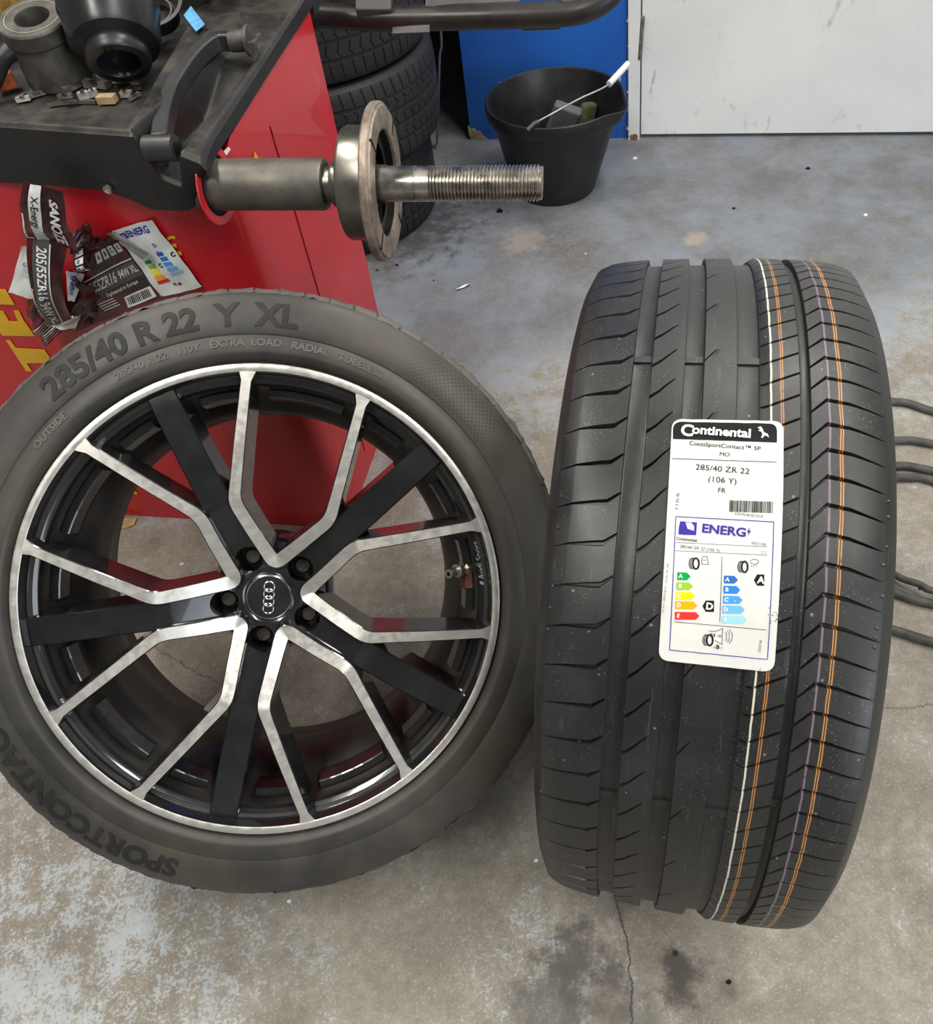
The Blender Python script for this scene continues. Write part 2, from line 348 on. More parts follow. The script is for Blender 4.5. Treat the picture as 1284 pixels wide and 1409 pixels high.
trim = slab('trim_1', tf0, tf1, 0, HT, -.012, .05, WHITED, (tf0 + lean * HT, tf1 + lean * HT), kind='structure', label='narrow white door post between blue panel and white door')
door = slab('door_1', tf1 + .004, 1.35, .012, HT, .002, .045, WHITED, (tf1 + .004 + lean * HT, 1.35), kind='structure', label='scuffed flush white door')
hz0, hz1 = float(wallp(881, 80)[2]), float(wallp(881, 22)[2]); th = t_of(882, 50)
h = obj('hinge', MB().tube([wp(th, -.006, hz0), wp(th, -.006, (hz0 + hz1) / 2), wp(th, -.006, hz1)], .0075, 12), trim, HINGE, smooth=40); 
# bare chipped corner of the blue panel and rusty foot of the post
cp = [wallp(u, v, -.001) for u, v in ((644, 172), (648, 178), (652, 176), (656, 181), (661, 180), (664, 186), (671, 191), (668, 194), (650, 195), (646, 186))]
obj('bare_corner', MB().prism(cp, [q - wnor * .003 for q in cp]), bpy.data.objects['wall_back'], BAREW, label='chipped bare corner of the blue panel')
cp = [wallp(u, v, -.013) for u, v in ((867, 186), (871, 185), (875, 184), (878, 187), (877, 192), (868, 192))]
obj('rusty_foot', MB().prism(cp, [q - wnor * .002 for q in cp]), trim, plain('rust', (.22, .11, .05), .8, var=.4, scale=120), label='rusty foot of the door post')
# scratched-off paint along the post edge
mb = MB()
for v0, v1 in ((20, 34), (60, 66), (88, 98), (120, 131), (150, 154), (165, 183)):
    t0 = t_of(864, v0); z0, z1 = float(wallp(864, v1)[2]), float(wallp(864, v0)[2]); mb.box(wp(t0 + .001, -.001, (z0 + z1) / 2), (.006, .003, z1 - z0), frame(wdir))
obj('paint_chip', mb, bpy.data.objects['wall_back'], BAREW, kind='stuff')
# recess by the blue panel, shade from near-black walls and an added unseen board
slab('wall_alcove', -2.6, tb0 + .25, 0, HT, 1.15, 1.20, DARKW, kind='structure', label='back wall of the recess, near-black colour standing for its shade')
slab('wall_alcove_side', tb0 + .18, tb0 + .24, 0, HT, .05, 1.15, DARKW, kind='structure', label='return wall of the recess behind the blue panel, coloured near-black as shade')
slab('shade_board', -2.6, tb0 - .02, .80, .84, -.72, 1.15, DARKW, kind='structure', label='unseen board added over the recess and tyre stack to shade them')  # added out of view to keep light off the recess and stack
slab('shade_board_end', tb0 + .02, tb0 + .24, .80, .84, .05, 1.15, DARKW, kind='structure', label='unseen board end added behind the blue panel to shade the recess')  # continues the added shading board behind the panel
# the rest of the workshop, out of view
ROOMP = plain('workshop_wall_paint', (.30, .30, .30), .7, var=.15, scale=2)
def rb(name, c, d): obj(name, MB().box(c, d), None, ROOMP, kind='structure')
rb('ceiling', (0, 1.2, 3.36), (8.4, 9.4, .08)); rb('wall_left', (-4.1, 1.2, 1.65), (.08, 9.4, 3.3)); rb('wall_right', (4.1, 2.5, 1.65), (.08, 6.8, 3.3))
rb('wall_front', (-1.4, -3.4, 1.65), (5.4, .08, 3.3)); rb('trim_4', (2.6, -3.4, 2.95), (2.8, .08, .7))
slab('wall_back_right', 1.36, 3.6, 0, HT, 0, .05, WHITED, kind='structure')

# ------------------------------------------------------------------ tyres
def interp(tab): xs = [a for a, _ in tab]; ys = [b for _, b in tab]; return lambda x: float(np.interp(abs(x), xs, ys))
RB = interp([(0, .3935), (.04, .3932), (.08, .3920), (.105, .3900), (.118, .3876), (.126, .3852), (.132, .3815), (.137, .375), (.1405, .365)])
SIDE = [(.1405, .365), (.1435, .352), (.1440, .340), (.1415, .327), (.1360, .313), (.1280, .300), (.1200, .291), (.1130, .2855), (.106, .284)]
LINER = [(.106, .284), (.098, .287), (.108, .300), (.122, .320), (.128, .342), (.122, .362), (.105, .374), (.06, .380), (0, .381)]
def rib(mb, s0, s1, N, path, w_mm, depth, GD=.0072, cham0=.0007, cham1=.0007, every=1, open0=True, open1=True, span=None, edge0=True, edge1=True, mi=0, phase=0., wp_=None):
    """tread rib from s0 to s1 with N sipes; path [(s, degrees)] is the sipe's course; the mesh follows it"""
    ps = [a for a, _ in path]; pd = [b for _, b in path]; cf = lambda s: np.interp(s, ps, pd)
    rows = []
    if edge0: rows += [(s0, GD), (s0 + .0002, .0006 if cham0 < .002 else .004), (s0 + cham0, 0)]
    else: rows += [(s0, 0)]
    inner = sorted(set([round(q, 5) for q in np.linspace(s0, s1, 7)[1:-1]] + [round(q, 5) for q in ps if s0 + .002 < q < s1 - .002]))
    rows += [(q, 0) for q in inner if s0 + cham0 + .0008 < q < s1 - cham1 - .0008]
    if edge1: rows += [(s1 - cham1, 0), (s1 - .0002, .0006 if cham1 < .002 else .004), (s1, GD)]
    else: rows += [(s1, 0)]
    P = 360. / N; wd = math.degrees(w_mm / 1000 / .393)
    offs = [(-.62 * wd, 0), (-.5 * wd, .25), (-.28 * wd, 1), (.28 * wd, 1), (.5 * wd, .25), (.62 * wd, 0), (P * .33, 0), (P * .66, 0)]
    cols = []
    for k in range(N):
        for o, d in offs: cols.append((k * P + o + phase, d if k % every == 0 else 0, o))
    lo, hi = min(ps), max(ps); vs = []
    for s, dz in rows:
        r0 = RB(s); m = 1. if lo - 1e-6 <= s <= hi + 1e-6 else 0.
        if m:
            e = min((s - lo) / .006 if not open0 else 1, (hi - s) / .006 if not open1 else 1, 1); m = max(0., e)
        wk = float(np.interp(s, [q[0] for q in wp_], [q[1] for q in wp_])) if wp_ else 1.
        for a, d, o in cols:
            a = a + (o * (wk - 1) if abs(o) < wd else 0)
            r = r0 - max(dz, d * depth * m); th = rad(a + cf(s)); vs.append((s, -r * math.cos(th), r * math.sin(th)))
    n = len(cols); fs = [(i * n + k, i * n + (k + 1) % n, (i + 1) * n + (k + 1) % n, (i + 1) * n + k) for i in range(len(rows) - 1) for k in range(n)]
    mb.add(vs, fs, mi)
def groove(mb, s0, s1, GD=.0072, n=240, twi=(), mi=0):
    vs = []; 
    for s, e in ((s0 - .0001, 0), (s0 + .0012, .0004), ((s0 + s1) / 2, .0006), (s1 - .0012, .0004), (s1 + .0001, 0)):
        for k in range(n): a = 2 * PI * k / n; r = RB(s) - GD - e + .0004; vs.append((s, -r * math.cos(a), r * math.sin(a)))
    mb.add(vs, [(i * n + k, i * n + (k + 1) % n, (i + 1) * n + (k + 1) % n, (i + 1) * n + k) for i in range(4) for k in range(n)], mi)
    for d in twi:
        r = RB((s0 + s1) / 2); a = rad(d); R3 = np.stack([(1, 0, 0), (0, math.sin(a), math.cos(a)), (0, -math.cos(a), math.sin(a))], 1)
        c = np.array([(s0 + s1) / 2, -math.cos(a) * (r - GD + .0004), math.sin(a) * (r - GD + .0004)]); mb.box(c, (s1 - s0 + .0004, .0075, .0032), R3, mi)
def sidewall(sign, n=160, extra=()):
    pr = [(a * sign, r) for a, r in SIDE]; return MB().lathe(pr, n)
TX, TYAW, TLEAN = np.array([.27337, .53100, .39520]), -.33150, -.04377
TA = rotz(TYAW) @ roty(TLEAN)
tb = TX - np.array([0, 0, TX[2]])
tyre = empty('car_tyre', tb.tolist(), 'new black car tyre standing on its tread with white paper sticker', 'tyre')
TM = mat4(TA, TX - tb)
tr = MB()
rib(tr, -.1405, -.078, 70, [(-.1325, -.9), (-.118, -.35), (-.0893, 0), (-.078, 1.3)], 2.4, .006, edge0=False, open0=False, phase=2.0, wp_=[(-.1325, .3), (-.118, .7), (-.0905, 2.0), (-.0880, 1.6), (-.078, .8)])
rib(tr, -.062, -.033, 70, [(-.062, 0), (-.054, .95), (-.046, 2.3), (-.0405, 3.1)], 2.2, .006, open1=False, phase=1.2, wp_=[(-.062, 1.5), (-.052, 1.2), (-.0405, .7)])
rib(tr, -.017, .0115, 70, [(-.017, 0), (-.0065, 2.3)], 2.0, .004, every=2, open1=False, phase=2.2)
rib(tr, .030, .0625, 104, [(.0365, 0), (.0625, 2.0)], 2.2, .006, cham0=.0065, phase=1.5)
rib(tr, .0700, .1405, 104, [(.0700, -1.95), (.0825, 0), (.100, -.35), (.1270, -1.5)], 2.3, .006, edge1=False, open1=False, phase=2.9, wp_=[(.07, .9), (.0825, 1.5), (.1, 1.2), (.127, .4)])
tw = (24.5, 85.5, 150, 210, 270, 330)
for a, b in ((-.078, -.062), (-.033, -.017), (.0115, .030), (.0625, .0700)): groove(tr, a, b, twi=tw if b - a > .01 else (27.5,))
obj('tread', tr, tyre, RUB_NEW, mw=TM, smooth=38)
for sg in (-1, 1): obj('sidewall', sidewall(sg), tyre, RUB_SIDE, mw=TM, smooth=50)
lin = LINER + [(-a, r) for a, r in LINER[-2::-1]]
obj('inner_liner', MB().lathe(lin, 96), tyre, RUB_DARK, mw=TM, smooth=60)
def vents(mb, s, rr, d):   # little rubber vent marks on the right shoulder
    a = rad(d); mb.box((s, -rr * math.cos(a), rr * math.sin(a)), (.0022, .0022, .0022))
mb = MB()
for s, d in ((.129, 66.5), (.129, 64.6), (.128, 61), (.126, 58.8), (.1265, 55.2), (.124, 51.5), (.1235, 50.4), (.1235, 49.3), (-.129, 60.2), (-.129, 52.6), (-.13, 49.8), (-.1305, 47)): vents(mb, s, RB(s) - .0004, d)
obj('mould_nib', mb, tyre, RUB_NEW, mw=TM, kind='stuff')
def cyl(u, v, r=.3945):
    d = TA.T @ ray(u, v); o = TA.T @ (CC - TX); a = d[1]**2 + d[2]**2; b = o[1]*d[1] + o[2]*d[2]; c = o[1]**2 + o[2]**2 - r * r
    q = o + d * ((-b - math.sqrt(b*b - a*c)) / a); return q[0], math.atan2(q[2], -q[1]) * .3945
SK = -.030   # the sticker sits a touch askew
LIFT = [0.]
def stick(q):    # sticker plane (s, arc) -> tyre frame
    s, y, h = q; r = .3943 + h; a = y / .3945; return np.array([s, -r * math.cos(a), r * math.sin(a)])
c0 = [np.array(cyl(*q)) for q in ((925, 577), (1078, 580), (1065, 925), (906, 908))]
def rrect(c, rads, n=6):  # rounded quadrilateral
    out = []; m = len(c)
    for i in range(m):
        p, a, b = c[i], c[i - 1] - c[i], c[(i + 1) % m] - c[i]; a = a / np.linalg.norm(a); b = b / np.linalg.norm(b); R = rads[i]
        for k in range(n + 1): t = k / n; out.append((1 - t)**2 * (p + a * R) + 2 * t * (1 - t) * p + t * t * (p + b * R))
    return out
def flat(mb, pts, h=.0003, mi=0, n=24):   # a filled outline on the sticker, cut into bands so that it bends with the tyre
    pts = [np.array(p) for p in pts]; bm = bmesh.new(); bm.faces.new([bm.verts.new((p[0], p[1], 0)) for p in pts])
    y0, y1 = min(p[1] for p in pts), max(p[1] for p in pts); k = max(1, int((y1 - y0) / .006))
    for i in range(1, k): bmesh.ops.bisect_plane(bm, geom=bm.verts[:] + bm.edges[:] + bm.faces[:], plane_co=(0, y0 + (y1 - y0) * i / k, 0), plane_no=(0, 1, 0))
    x0, x1 = min(p[0] for p in pts), max(p[0] for p in pts); k = int((x1 - x0) / .008)
    for i in range(1, k): bmesh.ops.bisect_plane(bm, geom=bm.verts[:] + bm.edges[:] + bm.faces[:], plane_co=(x0 + (x1 - x0) * i / k, 0, 0), plane_no=(1, 0, 0))
    bm.verts.index_update(); rip = lambda v: .00035 * math.sin(v.co.x * 420 + v.co.y * 60) * math.sin(v.co.y * 130 + 1)
    mb.add([stick((v.co.x, v.co.y, h + rip(v))) for v in bm.verts], [tuple(v.index for v in f.verts) for f in bm.faces], mi); bm.free()
sk = MB(); flat(sk, rrect(c0, [.009] * 4), .0008)
sticker = obj('sticker', sk, tyre, PAPER, mw=TM, smooth=50, label='white paper tyre sticker with black header and coloured energy scale')
INK = ['black', 'indigo', 'green', 'lime', 'yellow', 'orange', 'red', 'blue_a', 'blue_b', 'blue_c', 'blue_d', 'blue_e', 'white', 'pale_violet', 'grey']
PR = MB(); HH = .0015
def px(u, v): return np.array(cyl(u, v))
def st_text(body, u, v, hpx, ink='black', bold=0., rot=0., xs=1., shear=0., h=HH, align='CENTER'):
    a, b = px(u, v), px(u, v - hpx); size = np.linalg.norm(b - a) / .70; m = text_mb(body, size, 0, bold * size, align, shear, xs)
    R0 = SK + rot; c, s = math.cos(R0), math.sin(R0)
    m.xf(lambda q: stick((a[0] + c * q[0] - s * q[1], a[1] + s * q[0] + c * q[1], h + .00035 * math.sin((a[0] + q[0]) * 420 + (a[1] + q[1]) * 60) * math.sin((a[1] + q[1]) * 130 + 1)))); PR.merge(m, INK.index(ink))
def st_poly(pts, ink='black', h=.0012): flat(PR, [px(*p) for p in pts], h, INK.index(ink))
def st_line(p, q, wpx=1., ink='black', h=.0012):
    p, q = np.array(p, float), np.array(q, float); d = q - p; d /= np.linalg.norm(d); n = np.array([-d[1], d[0]]) * wpx / 2; st_poly([p + n, q + n, q - n, p - n], ink, h)
flat(PR, rrect([px(926, 581), px(1069, 583.5), px(1069, 609.5), px(926, 604.5)], [.0075, .0075, .0002, .0002]), .0012, 0)
st_text('C', 945.5, 594, 15, 'white', .03, h=.0019); st_text('ontinental', 992.5, 595.5, 11.5, 'white', .03, xs=1.02, h=.0021)
st_poly([(1042, 590), (1046, 588), (1049, 591), (1051, 596), (1056, 598), (1058, 603), (1055, 601), (1052, 600), (1049, 604), (1047, 603), (1049, 599), (1047, 595), (1043, 594), (1046, 592)], 'white', .0018)
st_text('ContiSportContact\u2122 5P', 997, 614.5, 5.6, 'black', .004, xs=1.05); st_text('MO', 997, 626, 5.6); st_line((925, 631.5), (1069, 636.5), .8)
st_text('285/40 ZR 22', 994, 646.5, 7.6, xs=1.1); st_text('(106 Y)', 994, 661.5, 7.8, xs=1.08); st_text('FR', 993, 675.5, 6.6)
st_text('0 3 56 46', 932, 690, 4.2, 'grey', rot=PI / 2); st_text(': :', 1064, 682, 5)
u = 1004.
for k in range(28):
    wk = .7 + 1.2 * random.random(); st_poly([(u, 688.6 + (u - 1004) * .035), (u + wk, 688.7 + (u - 1004) * .035), (u + wk - .5, 704.5 + (u - 1004) * .035), (u - .5, 704.4 + (u - 1004) * .035)], 'black'); u += wk + .55 + .9 * random.random()
st_text('4 019238 021810', 1030, 709.2, 3.6, 'grey')
fr = [(930, 711), (1064.6, 718.4), (1056, 907), (921.5, 894)]
for i in range(4): st_line(fr[i], fr[(i + 1) % 4], 1.1, 'indigo')
st_poly([(936, 717.5), (959, 719), (958, 736.5), (933.5, 735.5), (934, 727)], 'indigo'); st_poly([(943, 719), (951, 719), (955, 724), (955, 731), (946, 728)], 'pale_violet', .0015); st_text('E U', 950, 726, 4, 'white', h=.002)
st_text('ENERG', 996, 730.5, 11.6, 'indigo', .03, xs=1.12)
st_poly([(1032, 725), (1027.5, 732.5), (1030, 732.5), (1028.5, 738), (1033.5, 730.5), (1030.8, 730.3)], 'indigo')
st_text('Continental', 945, 742.5, 4, 'black', .01); st_text('0351143', 1044, 748.5, 3.8, 'grey'); st_line((930, 746.5), (1055, 752.5), .6, 'grey')
st_text('285/40 ZR 22 (106 Y)', 963, 755, 4.2, 'grey'); st_text('C1', 1051, 760.5, 3.6, 'grey'); st_line((929, 757.8), (1056, 764), .6, 'grey'); st_line((993.5, 766), (990.5, 856), .7)
def tyre_icon(u, v, r):
    for k, (dx, w_) in enumerate(((-4.5, 1.1), (-2.4, 1.1), (.6, 2.6))):
        pts = [(u + dx + .56 * r * math.cos(a), v + r * math.sin(a)) for a in np.linspace(0, 2 * PI, 15)]
        for i in range(14):
            if k == 2 or math.cos((i + .5) * 2 * PI / 14) < 0: st_line(pts[i], pts[i + 1], w_)
tyre_icon(957, 775.5, 7.6); tyre_icon(1024, 780, 7.6); tyre_icon(976, 880.5, 7.6)
for a, b in (((966, 766), (973, 766)), ((973, 766), (975, 777)), ((966, 766), (965.5, 776)), ((965.5, 776), (975, 777)), ((967, 771), (972, 771))): st_line(a, b, .7)
pts = [(1038 + 6 * math.cos(a), 773 + 3.4 * math.sin(a)) for a in np.linspace(0, 2 * PI, 11)]
for i in range(10): st_line(pts[i], pts[i + 1], .7)
for q in (1035, 1038, 1041): st_line((q, 777.5), (q - 1.5, 780.5), .7)
O7 = lambda x, y: (890 + x / 5.871, 700 + y / 5.871)
for (x0, tip, y, ink, ch) in ((246, 355, 545, 'green', 'A'), (241, 373, 625, 'lime', 'B'), (236, 390, 704, 'yellow', 'C'), (231, 409, 779, 'orange', 'D'), (227, 426, 864, 'red', 'E'),
                              (623, 737, 572, 'blue_a', 'A'), (619, 755, 654, 'blue_b', 'B'), (615, 773, 735, 'blue_c', 'C'), (610, 791, 814, 'blue_d', 'D'), (606, 809, 895, 'blue_e', 'E')):
    st_poly([O7(x0, y - 32), O7(tip - 30, y - 30), O7(tip, y + 2), O7(tip - 30, y + 32), O7(x0, y + 30)], ink); st_text(ch, *O7(x0 + 28, y), 5.4, 'white', .03)
for (x0, x1, y, ch) in ((450, 543, 787, 'D'), (864, 948, 577, 'A')):
    st_poly([O7(x0, y), O7(x0 + 26, y - 46), O7(x1, y - 46), O7(x1, y + 45), O7(x0 + 26, y + 44)], 'black'); st_text(ch, *O7(x0 + 56, y + 2), 9, 'white', .035, h=.0019)
st_line(O7(225, 912), O7(965, 978), .7)
st_text('74', *O7(532, 1020), 5.2); st_text('dB', *O7(588, 1026), 3.2, 'grey')
for a, b in (((500, 985), (560, 990)), ((560, 990), (612, 965)), ((612, 965), (608, 1095)), ((608, 1095), (548, 1060))): st_line(O7(*a), O7(*b), .7)
for r in (22, 46, 70):
    pts = [O7(622 + r * math.cos(a), 1030 + 60 * math.sin(a) * (.6 + r / 120)) for a in np.linspace(-.9, .9, 6)]
    for i in range(5): st_line(pts[i], pts[i + 1], .7)
st_text('A', *O7(545, 1118), 3, 'grey'); st_text('B', *O7(573, 1115), 5.4, 'black', .03); st_text('C', *O7(605, 1122), 3, 'grey'); st_text('2020/740', *O7(916, 1108), 3.2, 'grey', rot=PI / 2)
st_text('XL 20 3 - 285/40 ZR 22 - 110 106 - FR - 020', *O7(152, 640), 2.6, 'grey', rot=PI / 2)
st_text('2', *O7(915, 1296), 3, 'grey')
for k in range(26): u, v = random.gauss(1066, 5), random.gauss(848, 5); st_poly([(u, v), (u + 2, v + .6), (u + 1.2, v + 2)], 'grey')
obj('lettering', PR, sticker, [BLACKP if k == 'black' else WHITEP if k == 'white' else INKGREY if k == 'grey' else COLS[k] for k in INK], smooth=60)

# ------------------------------------------------------------------ mounted wheel
WO = np.array([-.27974, .64158, .36890]); WB = rotz(.11963 - PI / 2) @ roty(-.76200)
wb = np.array([WO[0], WO[1], 0.])
lowest = WO + WB @ np.array([-.02, 0, 0]); 
wheel = empty('mounted_wheel', wb.tolist(), 'dusty tyre on a black and machined ten spoke alloy rim, leaning on the red machine', 'wheel')
WM = mat4(WB, WO - wb)
def wobj(name, mb, mats, **k): return obj(name, mb, k.pop('parent', wheel), mats, mw=(WM if 'sub' not in k else None), **{a: b for a, b in k.items() if a != 'sub'})
# tyre: outer sidewall with rim protector, tread with worn grooves
tsw = MB()
outer = [(.1330, .3806), (.1345, .3795), (.1385, .372), (.1425, .362), (.1448, .352), (.1458, .342), (.1456, .3345), (.1450, .3312), (.1442, .3308), (.1440, .330), (.1455, .327), (.1470, .318), (.1475, .3105), (.1465, .3065), (.1425, .303), (.1360, .300), (.1300, .297), (.124, .290)]
tsw.lathe(outer, 200)
inner = [(-.124, .290), (-.136, .300), (-.145, .318), (-.146, .340), (-.142, .362), (-.133, .3806)]
tsw.lathe(inner, 120)
tyre_part = wobj('tyre', tsw, RUB_OLD, smooth=40)
tt = MB()
rib(tt, -.133, -.075, 70, [(-.126, 0), (-.075, .8)], 2.2, .0022, edge0=False, GD=.004, open0=False); rib(tt, -.062, -.022, 70, [(-.062, 0), (-.03, 2)], 2, .003, GD=.004, open1=False)
rib(tt, -.010, .026, 70, [(-.004, 0), (.02, 1.2)], 2, .003, GD=.004, open0=False, open1=False); rib(tt, .038, .070, 80, [(.038, 0), (.07, 1.6)], 2, .003, GD=.004); rib(tt, .080, .133, 80, [(.08, -1.2), (.128, 0)], 2.2, .0022, GD=.004, edge1=False, open1=False)
for a, b in ((-.075, -.062), (-.022, -.010), (.026, .038), (.070, .080)): groove(tt, a, b, GD=.004, n=120)
tt.xf(lambda q: q * np.array([1, 1, 1]) * (np.array([1, *(2 * [1 + rng.normal() * .0024])]) if abs(q[0]) > .10 else 1))
obj('tread', tt, tyre_part, RUB_TREAD_OLD, smooth=40)
prof_s = lambda r: float(np.interp(r, [b for _, b in outer[::-1]], [a for a, _ in outer[::-1]]))
def chop(m, size):
    bm = bmesh.new(); vs = [bm.verts.new(v) for v in m.v]
    for f in m.f:
        try: bm.faces.new([vs[i] for i in f])
        except ValueError: pass
    for k in range(-3, 4): bmesh.ops.bisect_plane(bm, geom=bm.verts[:] + bm.edges[:] + bm.faces[:], plane_co=(0, size * .13 * k, 0), plane_no=(0, 1, 0))
    bm.verts.index_update(); r = MB().add([v.co[:] for v in bm.verts], [tuple(v.index for v in f.verts) for f in bm.faces]); bm.free(); return r
def arc_text(body, r0, a_deg, size, mat_h, extr, inward=False, bold=0., align='LEFT', xs=1., sfun=prof_s):
    m = chop(text_mb(body, size, extr, bold, align, 0, xs), size)
    def f(q):
        a = rad(a_deg) + (q[0] / r0 if inward else -q[0] / r0); r = r0 + (-q[1] if inward else q[1])
        return np.array([sfun(r) + q[2] + mat_h, r * math.cos(a), r * math.sin(a)])
    return m.xf(f)
obj('lettering', arc_text('285/40 R 22  Y  XL', .3525, 119.0, .0375, .0004, .0007, bold=.0014, xs=1.065), tyre_part, RUB_LETTER, label='large raised size lettering at the top')
obj('lettering', arc_text('SPORTCONTACT 6', .3525, -122.5, .036, .0004, .0007, bold=.0012, xs=1.1), tyre_part, RUB_LETTER, label='large raised name lettering at the bottom')
obj('lettering', arc_text('285/40 R 22   110Y   EXTRA  LOAD   RADIAL   TUBELESS', .3205, 106.2, .0118, .0004, .0006, bold=.0003, xs=1.12), tyre_part, RUB_LETTER2, label='small raised lettering near the rim')
obj('lettering', arc_text('OUTSIDE', .3205, 128.5, .0118, .0004, .0006, bold=.0003, xs=1.1), tyre_part, RUB_LETTER2)
# rim barrel
rim = MB()
rim.lathe([(.1385, .2870), (.132, .2850), (.1235, .2838), (.1215, .2815), (.1180, .2735), (.1130, .2712), (.095, .2690), (.085, .2670), (.070, .2600), (.058, .2530), (.045, .2440), (.030, .2390), (-.02, .2385), (-.05, .2460), (-.085, .2560), (-.118, .2590), (-.130, .2620), (-.135, .2690),
           (-.137, .2900), (-.133, .2960), (-.128, .2965), (-.124, .290), (-.115, .274), (-.08, .268), (-.04, .256), (.03, .252), (.06, .264), (.10, .276), (.122, .279), (.128, .296)], 180)
wobj('rim', rim, BARREL, smooth=35)
lip = MB().lathe([(.128, .296), (.1375, .2975), (.1408, .2963), (.1414, .2940), (.1412, .2885), (.1405, .2872), (.1385, .2868)], 200); wobj('rim_lip', lip, MACH, smooth=30, label='bright machined rim lip')
shelf = MB().lathe([(.1400, .2869), (.132, .2848), (.1240, .2836), (.1220, .2815), (.1185, .2737), (.1135, .2710)], 200); wobj('rim_shelf', shelf, GLOSSBLK, smooth=30)
VC = [64.2 + 72 * k for k in range(5)]; DS = [64.2 + 36 + 72 * k for k in range(5)]
pol = lambda r, d: np.array([r * math.cos(rad(d)), r * math.sin(rad(d))])
def ftop(r): return float(np.interp(r, [.03, .05, .09, .135, .20, .26, .295], [.088, .0945, .1145, .1290, .1370, .1405, .1408]))
def fillet(pts, rads, n=7):
    out = [np.array(pts[0])]
    for i in range(1, len(pts) - 1):
        p = np.array(pts[i]); a = np.array(pts[i - 1]) - p; b = np.array(pts[i + 1]) - p; a /= np.linalg.norm(a); b /= np.linalg.norm(b); R = rads[i - 1]
        for k in range(n + 1): t = k / n; out.append((1 - t)**2 * (p + a * R) + 2 * t * (1 - t) * p + t * t * (p + b * R))
    out.append(np.array(pts[-1])); return out
def vrib(dc):
    key = fillet([pol(.2885, dc - 14.15), pol(.134, dc - 26.3), pol(.0455, dc), pol(.134, dc + 26.3), pol(.2885, dc + 14.15)], [.012, .012, .012])
    pts = []
    for i in range(len(key) - 1):
        L = np.linalg.norm(key[i + 1] - key[i]); k = max(1, int(L / .012))
        for j in range(k): pts.append(key[i] + (key[i + 1] - key[i]) * j / k)
    pts.append(key[-1]); N = len(pts); vs = []
    # refine ends for the flare into the lip
    for e, sgn in ((0, 1), (N - 1, -1)): pass
    for i, p in enumerate(pts):
        a = pts[max(i - 1, 0)]; b = pts[min(i + 1, N - 1)]; d = (b - a) / np.linalg.norm(b - a); nrm = np.array([-d[1], d[0]])
        d0 = p - a if i else d; d1 = b - p if i < N - 1 else d
        r = np.hypot(*p); w2 = float(np.interp(r, [.045, .07, .134, .15, .26, .276, .283, .287, .290], [.0088, .0080, .0074, .0066, .0056, .0056, .0062, .0082, .012])); s = ftop(r)
        dep = float(np.interp(r, [.05, .134, .25, .29], [.052, .060, .052, .03]))
        cr = 1.
        if 0 < i < N - 1: cr = 1 / max(.6, math.cos(.5 * math.acos(max(-1, min(1, float((d0 @ d1) / (np.linalg.norm(d0) * np.linalg.norm(d1))))))))
        for off, ds in ((w2, 0), (-w2, 0), (-w2 - .0012, -.0012), (-w2 - .0045, -dep), (w2 + .0045, -dep), (w2 + .0012, -.0012)):
            q = p + nrm * off * cr; vs.append((s + ds, q[0], q[1]))
    mb = MB(); base = len(mb.v); fs, mis = [], []
    for i in range(N - 1):
        for k in range(6): fs.append((i * 6 + k, i * 6 + (k + 1) % 6, (i + 1) * 6 + (k + 1) % 6, (i + 1) * 6 + k)); mis.append(0 if k == 0 else 1)
    fs += [tuple(range(6)), tuple((N - 1) * 6 + k for k in range(6))]; mis += [1, 1]
    mb.add(vs, fs); mb.mi = mis; return mb
for d in VC: wobj('spoke', vrib(d), [MACH, GLOSSBLK], smooth=30, label='V shaped twin spoke with machined face')
def cut(o, cutters):
    for c in cutters:
        m = o.modifiers.new('hole', 'BOOLEAN'); m.object = c; m.solver = 'EXACT'
    dg = bpy.context.evaluated_depsgraph_get(); me = bpy.data.meshes.new_from_object(o.evaluated_get(dg)); old = o.data; o.modifiers.clear(); o.data = me
    me.shade_smooth(); me.set_sharp_from_angle(angle=rad(32))
cutters = []
for d in DS:
    p = pol(.056, d); mb = MB(); mb.lathe([(.040, .0160), (.080, .0166), (.16, .0200)], 28, cap0=True, cap1=True); mb.xf(lambda q: q + np.array([0, p[0], p[1]])); cutters.append(wobj('cutter', mb, GLOSSBLK))
def dspoke(dc):
    rows = []; c, s = math.cos(rad(dc)), math.sin(rad(dc)); mb = MB(); vs = []
    rr = [.028, .045, .07, .09, .115, .132, .138, .16, .20, .24, .268, .2835]
    for r in rr:
        top = float(np.interp(r, [.028, .05, .09, .132, .140, .20, .25, .2835], [.083, .088, .106, .1205, .1195, .1265, .1285, .1275]))
        hw = float(np.interp(r, [.028, .05, .08, .132, .140, .2835], [.020, .0185, .0185, .0185, .0170, .0158])); dep = float(np.interp(r, [.03, .13, .2835], [.05, .058, .044]))
        for off, ds in ((hw, 0), (-hw, 0), (-hw - .0016, -.0018), (-hw - .0055, -dep), (hw + .0055, -dep), (hw + .0016, -.0018)): vs.append((top + ds, r * c - off * s, r * s + off * c))
    n = len(rr); mb.add(vs, [(i * 6 + k, i * 6 + (k + 1) % 6, (i + 1) * 6 + (k + 1) % 6, (i + 1) * 6 + k) for i in range(n - 1) for k in range(6)] + [tuple(range(6)), tuple((n - 1) * 6 + k for k in range(6))]); return mb
for k, d in enumerate(DS):
    o = wobj('spoke', dspoke(d), GLOSSBLK, label='broad gloss black spoke'); cut(o, [cutters[k]])
hub = wobj('hub', MB().lathe([(.085, .030), (.0872, .034), (.0868, .040), (.0835, .052), (.070, .072), (.052, .080), (.030, .080), (.030, .035)], 72, cap0=True, cap1=True), GLOSSBLK); cut(hub, cutters)
for c in cutters: bpy.data.objects.remove(c)
